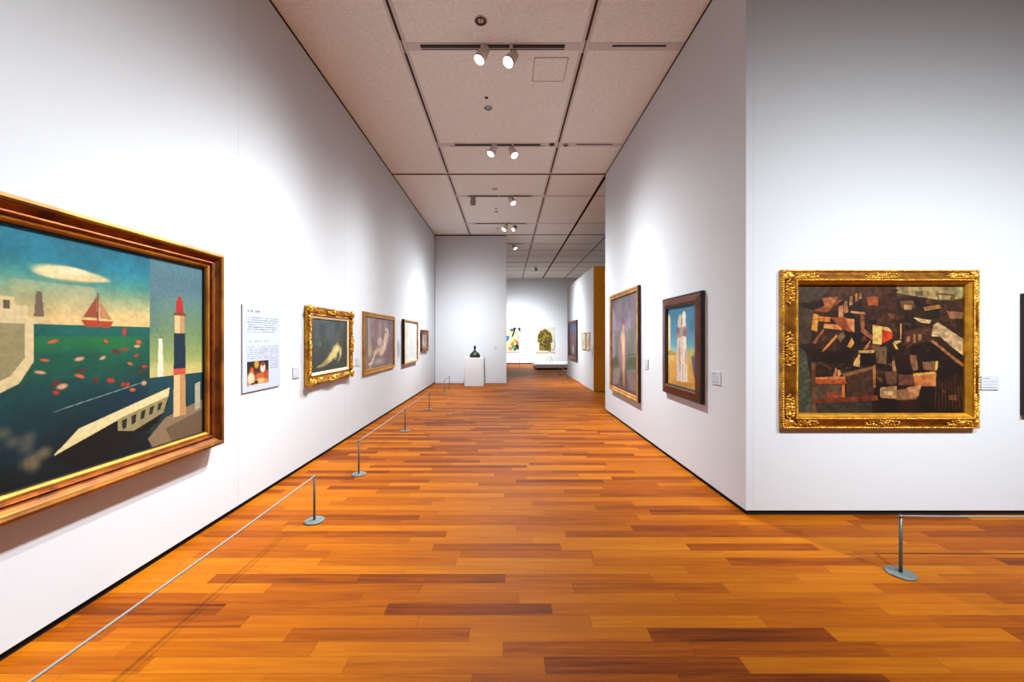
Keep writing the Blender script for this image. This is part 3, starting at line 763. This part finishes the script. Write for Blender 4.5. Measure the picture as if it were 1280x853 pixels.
# ------------------------------------------------------------------ pale glazed picture
t, W, H = on_wall('framed_painting', LEFT, 8.657, 10.0, 0.917, 1.948, 'picture almost white with painted glare, in a deep pale wood frame with dark brown sides', 'painting')
frame_piece('frame_side', W, H, [(0, 0.001), (0, 0.064)], M_darkside, t, 'dark brown side of the frame')
frame_piece('frame', W, H, [(0, 0.064), (0.003, 0.070), (0.034, 0.070), (0.038, 0.066), (0.040, 0.050), (0.050, 0.046), (0.052, 0.03)], M_palewood, t)
A = Art(110, 90, 8).fill((236, 238, 230)); A.mottle(.04, 6, 9).patches(20, 3, (216, 218, 206), .5, .9, .5)  # near-white colour stands in for glare on the glass
for k in range(7): A.line((.15 + .1 * k, .12), (.16 + .1 * k + .02 * (k % 3), .9), .01, (206, 208, 196), .5)
A.line((.1, .82), (.9, .82), .012, (200, 200, 186), .6)
sheet('picture_sheet', A, W - .10, H - .10, 0.004, 0.036, t, M_print)

# ------------------------------------------------------------------ small picture by the corner
t, W, H = on_wall('framed_painting', LEFT, 10.511, 11.40, 1.130, 1.742, 'small picture in a brown gold frame, last before the left corner', 'painting')
frame_piece('frame', W, H, [(0, 0.001), (0, 0.040), (0.006, 0.050), (0.02, 0.052), (0.03, 0.045), (0.06, 0.034), (0.085, 0.030), (0.09, 0.036), (0.10, 0.036)], M_browngold, t)
frame_piece('inner_slip', W, H, [(0.10, 0.036), (0.118, 0.028), (0.120, 0.012)], M_oldgold, t, 'lighter gold inner slip')
A = Art(70, 50, 5).grad([(0, (130, 150, 180)), (.5, (196, 180, 176)), (1, (176, 168, 160))])
A.ell(.6, .35, .2, .2, (210, 120, 84), 0, .8, .4).ell(.4, .7, .25, .15, (206, 200, 196), 0, .8, .4).patches(6, 5, (120, 126, 156), .5, .8, .7)
sheet('canvas', A, W - .236, H - .236, 0.004, 0.016, t, M_paint)

# ------------------------------------------------------------------ right wall pictures
t, W, H = on_wall('framed_painting', RIGHT, 5.844, 7.43, 0.525, 2.332, 'tall purple-grey picture of a pale standing figure in a light wood frame', 'painting')
frame_piece('frame_side', W, H, [(0, 0.001), (0, 0.045)], M_darkside, t, 'dark brown side of the frame')
frame_piece('frame', W, H, [(0, 0.045), (0.004, 0.052), (0.03, 0.055), (0.036, 0.048), (0.062, 0.042), (0.066, 0.046), (0.078, 0.044), (0.084, 0.022)], M_oakwood, t)
A = Art(150, 180, 11).grad([(0, (96, 84, 92)), (.25, (124, 108, 120)), (.55, (128, 110, 120)), (.72, (84, 82, 70)), (1, (98, 72, 70))])
A.mottle(.15, 8, 9)
A.poly([(0, .1), (.12, .15), (.16, .62), (0, .78)], (148, 136, 150), .7); A.poly([(.75, 0), (1, 0), (1, .62), (.8, .6)], (110, 96, 104), .7)
A.patches(9, 3, (90, 104, 70), .45, .8, .6, .1, .9, .35, .78); A.poly([(0, .68), (1, .62), (1, .72), (0, .76)], (66, 72, 52), .7)
A.poly([(.05, .8), (.4, .76), (.3, .95), (.02, .98)], (168, 146, 150), .5); A.poly([(.6, .78), (.95, .74), (.95, .95), (.7, .97)], (150, 124, 128), .5)
A.line((.14, .66), (.9, .60), .012, (60, 54, 48), .7)
sk = (216, 176, 138)
for cx, cy, rx, ry, ro, c in ((.45, .60, .16, .20, .1, (150, 112, 110)), (.50, .33, .035, .05, 0, (190, 146, 110)), (.49, .27, .06, .03, .2, (120, 70, 66)), (.49, .46, .075, .09, 0, sk), (.50, .56, .06, .08, .1, (222, 186, 150)), (.51, .72, .05, .15, .05, (206, 158, 120)), (.52, .87, .04, .09, 0, (176, 116, 92)), (.42, .43, .03, .07, .3, (202, 160, 124))):
    A.ell(cx, cy, rx, ry, c, ro, .85, .35)
A.mottle(.07, 40, 50)
sheet('canvas', A, W - .168, H - .168, 0.004, 0.024, t, M_paint, tone=1.0)

t, W, H = on_wall('framed_painting', RIGHT, 3.955, 4.930, 0.833, 2.018, 'two pale upright forms on blue and ochre in a dark mahogany frame', 'painting')
frame_piece('frame_side', W, H, [(0, 0.001), (0, 0.034), (0.004, 0.042), (0.014, 0.042), (0.018, 0.036)], M_ebony, t, 'black outer edge of the frame')
frame_piece('frame', W, H, [(0.018, 0.036), (0.024, 0.042), (0.06, 0.050), (0.096, 0.056), (0.104, 0.052)], M_mahog, t)
frame_piece('inner_edge', W, H, [(0.104, 0.052), (0.108, 0.048), (0.122, 0.046), (0.128, 0.022)], M_ebony, t, 'black inner edge of the frame')
A = Art(130, 165, 12).grad([(0, (52, 110, 140)), (.3, (66, 128, 156)), (.5, (96, 152, 166)), (.585, (170, 182, 150)), (.586, (206, 166, 84)), (.7, (214, 166, 84)), (1, (196, 138, 56))])
A.mottle(.08, 6, 8)
A.poly([(0, .06), (.10, .12), (.10, .62), (0, .66)], (226, 208, 160)); A.poly([(0, .58), (.1, .55), (.32, .59), (.32, .62), (0, .63)], (168, 140, 60))
A.poly([(.84, .62), (1, .50), (1, .95), (.9, .80)], (82, 92, 110)); A.ell(.85, .56, .1, .05, (190, 180, 90), 0, .8, .4)
# two tall pale draped columns leaning together
for x0, c in ((.44, (206, 186, 176)), (.60, (236, 220, 196))):
    A.poly([(x0 - .045, .16), (x0 + .045, .14), (x0 + .075, .30), (x0 + .085, .60), (x0 + .12, .92), (x0 - .11, .95), (x0 - .085, .60), (x0 - .08, .30)], c)
A.ell(.47, .16, .06, .06, (196, 174, 158)); A.ell(.60, .13, .06, .065, (242, 226, 190))
A.poly([(.32, .28), (.72, .24), (.74, .36), (.30, .40)], (150, 122, 120), .75); A.ell(.38, .30, .07, .05, (112, 92, 100), .3, .8); A.ell(.64, .33, .08, .05, (120, 104, 112), -.3, .7)
rr = random.Random(3)
for k in range(34):
    x = .34 + .34 * rr.random(); y = .36 + .4 * rr.random()
    A.line((x, y), (x + rr.uniform(-.03, .03), min(.95, y + .12 + .2 * rr.random())), .008, [(126, 98, 100), (240, 222, 196), (96, 78, 84), (176, 126, 84)][k % 4], .65)
A.poly([(.2, .95), (.9, .93), (.8, .99), (.25, 1)], (176, 116, 50), .7)
A.mottle(.06, 40, 50)
sheet('canvas', A, W - .256, H - .256, 0.004, 0.026, t, M_paint, tone=0.98)

# ------------------------------------------------------------------ carved gold frame with the dark town, front wall
t, W, H = on_wall('framed_painting', FRONT, 2.335, 4.005, 0.757, 2.103, 'dark brown townscape of blocky roofs in a wide carved gold frame', 'painting')
frame_piece('outer_lip', W, H, [(0, 0.001), (0, 0.040), (0.003, 0.046), (0.010, 0.048), (0.016, 0.044), (0.018, 0.038)], M_gold, t)
frame_piece('frame', W, H, [(0.018, 0.038), (0.026, 0.040), (0.045, 0.050), (0.062, 0.064), (0.078, 0.076), (0.086, 0.080)], M_goldcove, t, 'worn gold cove carrying the carving')
frame_piece('bead_bed', W, H, [(0.086, 0.080), (0.088, 0.086), (0.100, 0.086), (0.102, 0.078)], M_gold, t)
frame_piece('inner_slip', W, H, [(0.102, 0.078), (0.106, 0.080), (0.122, 0.064), (0.132, 0.050), (0.133, 0.03)], M_goldbright, t, 'bright plain gold inner slip')
CW = .072
SH = (W, H, 0.62, 0.050)
def seat(ins): return 0.040 + (ins - .026) * .66
for su in (-1, 1):
    for sv in (-1, 1):
        bm = bmesh.new()
        cu, cv = su * (W / 2 - .052), sv * (H / 2 - .052)
        blob(bm, (cu, -.062, cv), (.030, .020, .030), PI / 4, 2)
        for k in range(7):
            a = math.atan2(sv, su) + (k - 3) * .5
            blob(bm, (cu + .030 * math.cos(a), -.060, cv + .030 * math.sin(a)), (.016, .013, .009), -a)
        carving(bm, cu - su * .135, cv, 'u', .20, CW, .052, rnd, 1.1)
        carving(bm, cu, cv - sv * .135, 'v', .20, CW, .052, rnd, 1.1)
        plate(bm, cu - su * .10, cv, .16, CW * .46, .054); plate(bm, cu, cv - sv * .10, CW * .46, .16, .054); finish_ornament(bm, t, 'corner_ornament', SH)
for sv in (-1, 1): ornament(t, 'centre_ornament', SH, 0, sv * (H / 2 - .052), 'u', .28, CW, .052, rnd, 1.3)
for su in (-1, 1): ornament(t, 'centre_ornament', SH, su * (W / 2 - .052), 0, 'v', .28, CW, .052, rnd, 1.3)
bm = bmesh.new(); beads(bm, W, H, .009, .046, .009, .021); obj('outer_beading', bm, M_orn, t, True)
bm = bmesh.new(); beads(bm, W, H, .094, .087, .0075, .0165); obj('inner_beading', bm, M_orn, t, True)
A = Art(380, 300, 13).grad([(0, (60, 42, 34)), (.3, (48, 30, 22)), (1, (30, 17, 12))])
A.mottle(.35, 9, 7).mottle(.15, 40, 30)
A.poly([(.60, 0), (1, 0), (1, .10), (.88, .12), (.60, .06)], (150, 140, 108)); A.poly([(.88, .01), (1, .01), (1, .09), (.9, .09)], (150, 166, 132)); A.patches(20, 6, (112, 96, 74), .4, .8, .8, .6, 1, 0, .1)
A.poly([(0, .0), (.2, .0), (.14, .12), (0, .14)], (74, 66, 62), .8); A.poly([(0, .15), (.1, .2), (.08, .45), (0, .47)], (72, 62, 56), .8)
A.poly([(0, .47), (.05, .52), (.08, .72), (.09, 1), (0, 1)], (66, 74, 66)); 
for k in range(8): A.line((0, .62 + .05 * k), (.08, .56 + .05 * k), .006, (36, 40, 36), .8)
A.poly([(.085, .60), (.11, .60), (.115, 1), (.09, 1)], (92, 64, 42))
P_ = [
 ([(.10, .22), (.13, .23), (.12, .36), (.085, .35)], (226, 150, 66)), ([(.13, .24), (.20, .25), (.20, .29), (.13, .28)], (206, 124, 60)),
 ([(.16, .30), (.27, .31), (.27, .35), (.16, .335)], (216, 142, 88)), ([(.28, .255), (.345, .265), (.345, .37), (.31, .33)], (206, 140, 98)), ([(.20, .25), (.29, .25), (.33, .37), (.27, .34)], (136, 72, 40)),
 ([(.10, .20), (.22, .12), (.28, .11), (.18, .21)], (142, 80, 50)), ([(.15, .10), (.25, .09), (.21, .17), (.17, .18)], (170, 104, 72)),
 ([(.25, .17), (.28, .15), (.28, .25), (.25, .25)], (190, 136, 108)), ([(.285, .13), (.30, .12), (.31, .21), (.285, .22)], (180, 126, 102)), ([(.315, .09), (.335, .08), (.335, .15), (.315, .16)], (176, 124, 100)), ([(.35, .07), (.36, .06), (.37, .12), (.35, .13)], (170, 122, 98)), ([(.375, .06), (.39, .06), (.39, .10), (.375, .11)], (176, 130, 106)),
 ([(.42, .09), (.49, .085), (.49, .16), (.43, .155)], (170, 88, 50)), ([(.50, .09), (.60, .09), (.60, .20), (.50, .18)], (66, 40, 30)), ([(.62, .12), (.70, .12), (.71, .18), (.63, .18)], (104, 78, 58)), ([(.645, .155), (.69, .155), (.69, .19), (.645, .19)], (176, 146, 106)),
 ([(.09, .45), (.155, .345), (.165, .35), (.11, .46)], (158, 92, 54)), ([(.15, .52), (.17, .48), (.24, .38), (.24, .41), (.165, .51)], (222, 146, 66)),
 ([(.30, .48), (.33, .41), (.345, .45), (.325, .49)], (226, 158, 94)), ([(.24, .40), (.28, .36), (.29, .40), (.26, .45)], (110, 92, 72)),
 ([(.155, .53), (.34, .50), (.34, .62), (.155, .61)], (28, 14, 10)), ([(.32, .20), (.41, .21), (.41, .23), (.32, .215)], (190, 150, 112)), ([(.38, .23), (.405, .22), (.405, .34), (.385, .36)], (128, 78, 56)),
 ([(.38, .36), (.405, .34), (.46, .40), (.45, .43)], (146, 92, 66)), ([(.455, .32), (.515, .325), (.51, .465), (.455, .455)], (232, 190, 124)), ([(.51, .345), (.575, .365), (.575, .41), (.515, .46)], (190, 62, 28)), ([(.455, .31), (.55, .33), (.575, .365), (.46, .33)], (226, 176, 112)),
 ([(.37, .51), (.47, .505), (.46, .53), (.37, .53)], (196, 160, 110)), ([(.34, .61), (.37, .54), (.38, .54), (.38, .64), (.34, .63)], (206, 172, 120)), ([(.47, .48), (.54, .48), (.54, .62), (.48, .61)], (98, 78, 64)), ([(.385, .53), (.47, .535), (.47, .62), (.385, .63)], (24, 13, 10)),
 ([(.40, .50), (.44, .43), (.445, .44), (.42, .50)], (170, 112, 72)), ([(.62, .30), (.63, .30), (.63, .42), (.62, .42)], (214, 160, 90)), ([(.58, .44), (.62, .43), (.63, .44), (.60, .46)], (220, 186, 130)), ([(.575, .45), (.59, .45), (.61, .50), (.595, .50)], (216, 170, 100)),
 ([(.64, .36), (.80, .32), (.82, .36), (.80, .44), (.65, .47)], (70, 42, 32)), ([(.66, .40), (.68, .40), (.68, .44), (.66, .445)], (150, 108, 84)), ([(.70, .385), (.715, .385), (.715, .45), (.70, .45)], (146, 106, 84)), ([(.73, .38), (.75, .38), (.75, .43), (.73, .435)], (156, 116, 92)),
 ([(.70, .25), (.76, .265), (.81, .27), (.80, .30), (.74, .29)], (206, 186, 150)), ([(.82, .31), (.85, .29), (1, .42), (1, .55), (.92, .47), (.86, .40), (.81, .40)], (196, 178, 154)), ([(.86, .40), (.93, .49), (.88, .46), (.83, .43)], (40, 24, 20)), ([(.80, .43), (.83, .44), (1, .61), (1, .64), (.90, .54)], (150, 104, 70)),
 ([(.67, .48), (.80, .44), (.95, .60), (.95, .80), (.70, .78)], (30, 17, 13)), ([(.76, .17), (.86, .15), (.87, .18), (.77, .20)], (158, 116, 66)), ([(.77, .20), (.86, .18), (.86, .26), (.78, .27)], (30, 24, 22)), ([(.84, .06), (.95, .07), (.95, .12), (.85, .12)], (84, 66, 46)), ([(.85, .075), (.93, .08), (.92, .11), (.86, .11)], (160, 150, 116)), ([(.90, .2), (1, .21), (1, .26), (.92, .26)], (136, 98, 78)),
 ([(.755, .60), (.85, .595), (.84, .67), (.76, .66)], (122, 92, 66)), ([(.835, .595), (.85, .595), (.845, .66), (.83, .67)], (220, 178, 110)), ([(.70, .71), (.83, .69), (.83, .79), (.71, .79)], (184, 116, 76)), ([(.70, .69), (.83, .675), (.83, .695), (.70, .71)], (222, 170, 96)), ([(.825, .675), (.84, .68), (.835, .79), (.825, .79)], (206, 148, 80)),
 ([(.57, .60), (.59, .58), (.60, .70), (.58, .70)], (162, 124, 92)), ([(.66, .54), (.72, .55), (.73, .66), (.70, .67)], (128, 92, 74)), ([(.58, .55), (.68, .54), (.69, .68), (.60, .68)], (34, 18, 14)), ([(.53, .68), (.60, .67), (.60, .77), (.54, .77)], (92, 66, 50)), ([(.61, .70), (.70, .70), (.70, .78), (.61, .78)], (104, 62, 48)),
 ([(.11, .735), (.29, .73), (.30, .77), (.11, .775)], (170, 84, 42)), ([(.11, .72), (.29, .715), (.29, .73), (.11, .735)], (208, 136, 80)), ([(.27, .78), (.285, .77), (.29, .88), (.27, .88)], (200, 120, 66)), ([(.11, .78), (.27, .775), (.27, .88), (.11, .89)], (84, 66, 58)), ([(.18, .84), (.27, .83), (.27, .88), (.18, .89)], (140, 70, 40)),
 ([(.225, .67), (.235, .64), (.24, .66), (.235, .74), (.21, .74)], (190, 124, 76)), ([(.245, .665), (.26, .665), (.265, .70), (.245, .72)], (216, 164, 106)), ([(.27, .69), (.45, .635), (.46, .655), (.28, .72)], (120, 88, 62)), ([(.30, .71), (.46, .66), (.46, .87), (.30, .88)], (66, 44, 34)), ([(.455, .63), (.475, .62), (.475, .80), (.46, .80)], (148, 106, 70)),
 ([(.11, .89), (.48, .86), (.49, .90), (.11, .93)], (110, 52, 32)), ([(.50, .80), (.60, .79), (.60, .89), (.50, .88)], (162, 130, 100)), ([(.60, .82), (.74, .79), (.72, .89), (.60, .90)], (128, 92, 70)), ([(.66, .80), (.75, .78), (.73, .87), (.68, .88)], (176, 130, 100)), ([(.52, .83), (.58, .83), (.58, .86), (.52, .86)], (206, 180, 146)),
 ([(.115, .92), (.45, .91), (.45, 1), (.115, 1)], (52, 50, 46))]
rr = random.Random(18)
for k in range(190):
    x, y = rr.uniform(.10, .98), rr.uniform(.03, .90); a, b_ = rr.uniform(.012, .05), rr.uniform(.012, .04); q = rr.uniform(-.02, .02)
    A.poly([(x, y), (x + a, y + q), (x + a, y + b_ + q), (x + q, y + b_)], [(84, 52, 36), (58, 36, 26), (30, 18, 13), (112, 70, 46), (22, 13, 10), (74, 56, 44)][k % 6], .75)
for pts, c in P_: A.poly(pts, c, .92)
rr = random.Random(8)
for k in range(9): A.line((.84 + .018 * k, .74 + .01 * (k % 3)), (.83 + .022 * k, .98), .005, (112, 70, 42), .6)
for k in range(60):
    x, y = rr.random(), rr.uniform(.05, .95); A.line((x, y), (x + rr.uniform(-.05, .05), y + rr.uniform(-.02, .02)), .006, [(90, 54, 36), (24, 14, 10), (130, 90, 62), (60, 44, 36)][k % 4], .5)
A.mottle(.22, 50, 40).mottle(.12, 110, 30); A.a = np.minimum(A.a, .80) * np.array([1.04, .93, .76])
sheet('canvas', A, W - .266, H - .266, 0.006, 0.036, t, M_paint)

t, W, H = on_wall('framed_painting', FRONT, 4.405, 5.60, 0.865, 1.905, 'dark frame just cut by the right edge, right of the carved gold frame', 'painting')
frame_piece('frame_side', W, H, [(0, 0.001), (0, 0.035), (0.006, 0.045), (0.016, 0.045), (0.022, 0.040)], M_ebony, t)
frame_piece('frame', W, H, [(0.022, 0.040), (0.06, 0.046), (0.09, 0.040), (0.10, 0.02)], M_oldgold, t)
A = Art(60, 50, 2).grad([(0, (90, 84, 70)), (1, (60, 50, 40))]).mottle(.3, 6, 5)
sheet('canvas', A, W - .20, H - .20, 0.004, 0.022, t, M_paint)

# ------------------------------------------------------------------ barrier stanchions and ropes
PH_ = 0.378
def stanchion(x, y, label, group='low barrier stanchions'):
    r = thing('barrier_stanchion', label, 'stanchion', (x, y, 0.0005), 0, group)
    bm = bmesh.new(); lathe(bm, [(0, 0), (0.074, 0), (0.077, 0.003), (0.077, 0.009), (0.073, 0.0125), (0, 0.0135)], 40); obj('base', bm, M_basegrey, r)
    bm = bmesh.new(); lathe(bm, [(0, 0.013), (0.0098, 0.013), (0.0092, 0.10), (0.0090, PH_ - .012), (0, PH_ - .012)], 14); obj('post', bm, M_postdark, r, True)
    bm = bmesh.new(); lathe(bm, [(0, PH_ - .0125), (0.0105, PH_ - .0125), (0.011, PH_ - .006), (0.011, PH_ - .001), (0.008, PH_ + .004), (0, PH_ + .005)], 14); obj('cord_clip', bm, M_steel, r, True)
def cord(p, q, label):
    d = (Vector((*q, 0)) - Vector((*p, 0))); n = d.normalized() * 0.011
    zc = PH_ - .003
    a = Vector((*p, zc)) + n; b = Vector((*q, zc)) - n
    bm = bmesh.new(); tube(bm, [a.lerp(b, k / 12) - Vector((0, 0, 0.006 * 4 * (k / 12) * (1 - k / 12))) for k in range(13)], 0.0058, 8)
    tag(obj('barrier_rope', bm, M_rope, None, True), label, 'rope', 'grey barrier ropes')
ST = [(-1.60, 1.12), (-1.597, 3.18), (-1.646, 4.264), (-1.650, 6.224), (-1.635, 8.108), (-1.686, 10.359), (-1.691, 11.321)]
LB = ['low stanchion holding the near end of the long rope, out of the photo',
      'nearest low grey stanchion at left, at the end of the longest rope',
      'second low grey stanchion at left, below the carved gold frame',
      'third low grey stanchion at left, where two ropes meet',
      'fourth low grey stanchion at left, the far end of the second rope line',
      'nearer of the two small stanchions by the left corner',
      'farther of the two small stanchions by the left corner']
for (x, y), l in zip(ST, LB): stanchion(x, y, l)
cord(ST[0], ST[1], 'long grey rope in front of the big seascape')
cord(ST[2], ST[3], 'grey rope between the second and third left stanchions')
cord(ST[3], ST[4], 'grey rope between the third and fourth left stanchions')
cord(ST[5], ST[6], 'short grey rope between the two stanchions by the left corner')
stanchion(2.548, 2.471, 'low grey stanchion in front of the carved gold townscape at right')
stanchion(5.20, 2.471, 'low stanchion at the far end of the right front rope, out of the photo')
cord((2.548, 2.471), (5.20, 2.471), 'grey rope in front of the carved gold townscape at right')
stanchion(2.085, 15.236, 'farther low stanchion beside the far white partition'); stanchion(2.082, 13.13, 'nearer low stanchion beside the far white partition')
cord((2.082, 13.13), (2.085, 15.236), 'grey rope beside the far white partition')
stanchion(0.721, 20.895, 'tiny low stanchion before the colourful picture on the far wall'); stanchion(-1.3, 20.895, 'low stanchion hidden behind the plinth wall')
cord((-1.3, 20.895), (0.721, 20.895), 'grey rope before the colourful picture on the far wall')

# ------------------------------------------------------------------ plinth and bronze
bm = bx(-0.30, 0.30, -0.30, 0.30, 0.001, 0.885); bevel_all(bm, 0.003, 1)
PX, PY = -1.013, 12.26
o = obj('display_plinth', bm, M_plinth); o.location = (PX, PY, 0); tag(o, 'white square plinth standing against the end wall under the bronze', 'plinth')
r = thing('bronze_bust', 'small dark bronze bust with broad sloping shoulders on the white plinth', 'sculpture', (PX, PY, 0.886))
bm = bmesh.new()
prof = [(0, 0.0), (0.160, 0.0), (0.166, 0.02), (0.164, 0.06), (0.150, 0.10), (0.125, 0.14), (0.092, 0.172), (0.060, 0.195), (0.040, 0.212), (0.030, 0.235), (0.029, 0.258), (0.034, 0.285), (0.037, 0.315), (0.036, 0.345), (0.028, 0.372), (0.014, 0.386), (0, 0.389)]
lathe(bm, prof, 40)
for v in bm.verts:
    z = v.co.z; a = math.atan2(v.co.y, v.co.x)
    if z < 0.2:
        k = 1 + 0.05 * math.sin(3 * a + z * 20) + .03 * math.sin(7 * a - z * 40); v.co.x *= k; v.co.y *= k * 0.72
    else:
        v.co.y *= 1.25
        if v.co.y < 0 and 0.27 < z < 0.36: v.co.y -= 0.006 * math.exp(-(v.co.x / .010) ** 2) * (1 if z < .33 else .3)      # nose ridge
        if v.co.y < 0 and abs(z - .335) < .012 and abs(abs(v.co.x) - .014) < .009: v.co.y += 0.006                        # eye hollows
        if v.co.y < 0 and abs(z - .292) < .006: v.co.y += 0.004
obj('torso', bm, M_bronze, r, True)
bm = bmesh.new()
for s in (-1, 1):
    blob(bm, (s * .036, .004, .322), (.006, .009, .014), 0, 2)
obj('ears', bm, M_bronze, r, True)

# ------------------------------------------------------------------ the far room
t, W, H = on_wall('unframed_painting', FRONT, -0.42, 0.83, 0.70, 2.12, 'colourful picture with blue, red and green patches on pale yellow, far wall, half hidden', 'painting', None, YF)
bm = bx(-W / 2, W / 2, -0.03, -0.001, -H / 2, H / 2); obj('mount', bm, M_paper, t)
A = Art(110, 120, 21).fill((240, 224, 150)).mottle(.06, 5, 5)
for cx, cy, rx, ry, c in ((.58, .12, .07, .08, (36, 92, 190)), (.72, .06, .12, .06, (30, 30, 40)), (.95, .08, .06, .09, (22, 28, 110)), (.99, .16, .04, .06, (26, 30, 120)), (.66, .27, .2, .04, (28, 28, 26)), (.93, .42, .08, .05, (196, 130, 40)), (.75, .46, .12, .05, (238, 232, 220)), (.80, .60, .06, .14, (206, 40, 36)), (.72, .56, .05, .10, (150, 160, 50)), (.62, .70, .12, .07, (190, 110, 50)), (.66, .82, .10, .06, (36, 150, 60)), (.52, .90, .1, .08, (226, 120, 104)), (.85, .82, .10, .12, (28, 40, 44)), (.72, .95, .16, .05, (40, 60, 50)), (.3, .5, .12, .2, (60, 110, 160)), (.2, .8, .1, .1, (206, 60, 40))):
    A.ell(cx, cy, rx, ry, c, cx * 3, 1, .12)
A.blend(((A.x > .93) & (A.y > .2)) | (A.y > .985), (246, 242, 230))
sheet('picture_sheet', A, W - .04, H - .06, 0.03, 0.036, t, M_paint, 0, 0.02)
t, W, H = on_wall('arched_hanging', FRONT, 1.70, 2.77, 0.66, 2.12, 'cream hanging with an olive-brown pointed arch on the far wall', 'hanging', None, YF)
A = Art(110, 150, 22).fill((232, 222, 200)).mottle(.03, 5, 5)
ar = [(.09, .40), (.12, .28), (.22, .17), (.36, .11), (.47, .06), (.58, .11), (.72, .17), (.83, .28), (.87, .40), (.87, .60), (.80, .62), (.80, .92), (.18, .92), (.18, .62), (.09, .60)]
A.poly(ar, (104, 88, 26))
N_ = A.noise(16, 22); inside = (np.abs(A.a[..., 0] - 104 / 255) < .05) & (np.abs(A.a[..., 2] - 26 / 255) < .06)
A.blend(inside * np.clip((N_ - .5) * 6, 0, 1) * .75, (168, 142, 44)); A.blend(inside * np.clip((.42 - N_) * 6, 0, 1) * .8, (56, 46, 18))
sheet('cloth', A, W, H, 0.002, 0.02, t, M_paint)
bm = bmesh.new(); tube(bm, [(-W / 2 - .02, -.016, -H / 2 - .008), (W / 2 + .02, -.016, -H / 2 - .008)], .012, 8); obj('bottom_rod', bm, M_palewood, t)

# platform with a ring on a slender stand
r = thing('display_platform', 'low white floating platform on the far floor under the ring sculpture', 'platform', (2.35, 19.2, 0))
bm = bx(-0.98, 1.05, -1.25, 1.25, 0.095, 0.255); bevel_all(bm, .004, 1); obj('deck', bm, M_plinth, r)
obj('recessed_foot', bx(-0.90, 0.97, -1.17, 1.17, 0.001, 0.095), M_black, r, )
r = thing('ring_sculpture', 'thin dark ring standing on a slender white stand on the far platform', 'sculpture', (2.17, 19.2, 0.275))
bm = bmesh.new(); R_ = 0.31
pts = [(R_ * math.cos(2 * PI * k / 40) * .9, R_ * math.sin(2 * PI * k / 40) * .5, 0.88 + R_ * math.sin(2 * PI * k / 40)) for k in range(41)]
tube(bm, pts, 0.012, 8, False); obj('ring', bm, M_ringdark, r, True)
bm = bmesh.new(); tube(bm, [(0, 0, .50), (0, 0, .585)], [.030, .022], 12); obj('collar', bm, M_ringdark, r, True)
for k in range(3):
    a = 2 * PI * k / 3 + .5
    bm = bmesh.new(); tube(bm, [(.19 * math.cos(a), .19 * math.sin(a), 0), (.025 * math.cos(a), .025 * math.sin(a), .52)], [.016, .012], 8); obj('leg', bm, M_ringwhite, r, True)

t, W, H = on_wall('framed_painting', RIGHT, 13.165, 14.905, 0.742, 2.14, 'blue and red picture in a brown frame on the far partition', 'painting', None, XP)
frame_piece('frame_side', W, H, [(0, .001), (0, .05)], M_darkside, t)
frame_piece('frame', W, H, [(0, .05), (.006, .058), (.04, .055), (.08, .045), (.10, .04), (.105, .02)], M_browngold, t)
A = Art(100, 90, 23).grad([(0, (58, 76, 140)), (.4, (84, 76, 110)), (.7, (110, 70, 66)), (1, (46, 40, 50))]).mottle(.25, 8, 6)
for cx, cy, rx, ry, c in ((.5, .45, .10, .25, (170, 80, 60)), (.3, .55, .08, .2, (120, 52, 50)), (.7, .4, .1, .3, (96, 70, 90)), (.55, .8, .14, .16, (196, 180, 160)), (.2, .3, .08, .2, (50, 84, 160)), (.8, .75, .1, .2, (70, 40, 44))): A.ell(cx, cy, rx, ry, c, .1, .85, .35)
sheet('canvas', A, W - .21, H - .21, .004, .024, t, M_paint)
for a0, a1, l, sd in ((11.81, 12.385, 'left narrow pale picture of the pair on the far partition', 31), (11.225, 11.72, 'right narrow pale picture of the pair, nearer the ochre end', 32)):
    t, W, H = on_wall('framed_drawing', RIGHT, a0, a1, 1.15, 1.68, l, 'picture', 'pair of pale narrow pictures', XP)
    frame_piece('frame', W, H, [(0, .001), (0, .02), (.004, .024), (.03, .024), (.034, .01)], M_palewood, t)
    A = Art(40, 40, sd).fill((234, 226, 206)); A.ell(.5, .6, .16, .3, (176, 138, 84), .2, .8, .3); A.ell(.6, .3, .1, .15, (140, 150, 130), 0, .7, .4)
    sheet('picture_sheet', A, W - .07, H - .07, .003, .012, t, M_print)

# ------------------------------------------------------------------ world, camera, view
w = bpy.data.worlds.new('world'); S.world = w; w.use_nodes = True
w.node_tree.nodes['Background'].inputs[0].default_value = (0.9, 0.95, 1, 1); w.node_tree.nodes['Background'].inputs[1].default_value = 0.2
cam = bpy.data.cameras.new('camera'); co = bpy.data.objects.new('camera', cam); COL.objects.link(co); S.camera = co
co.location = (0, 0, EYE); co.rotation_euler = (PI / 2, 0, 0)
cam.sensor_width = 36; cam.sensor_fit = 'HORIZONTAL'; cam.lens = 478 / 1280 * 36
cam.shift_x = (640 - 633) / 1280; cam.shift_y = (422 - 426.5) / 1280
cam.clip_start = 0.02
vs = S.view_settings; vs.view_transform = 'Standard'; vs.look = 'None'; vs.gamma = 1; vs.exposure = 0.52; vs.use_curve_mapping = False
S.display_settings.display_device = 'sRGB'
S.cycles.max_bounces = 8; S.cycles.diffuse_bounces = 6; S.cycles.sample_clamp_indirect = 6
S.cycles.use_denoising = True
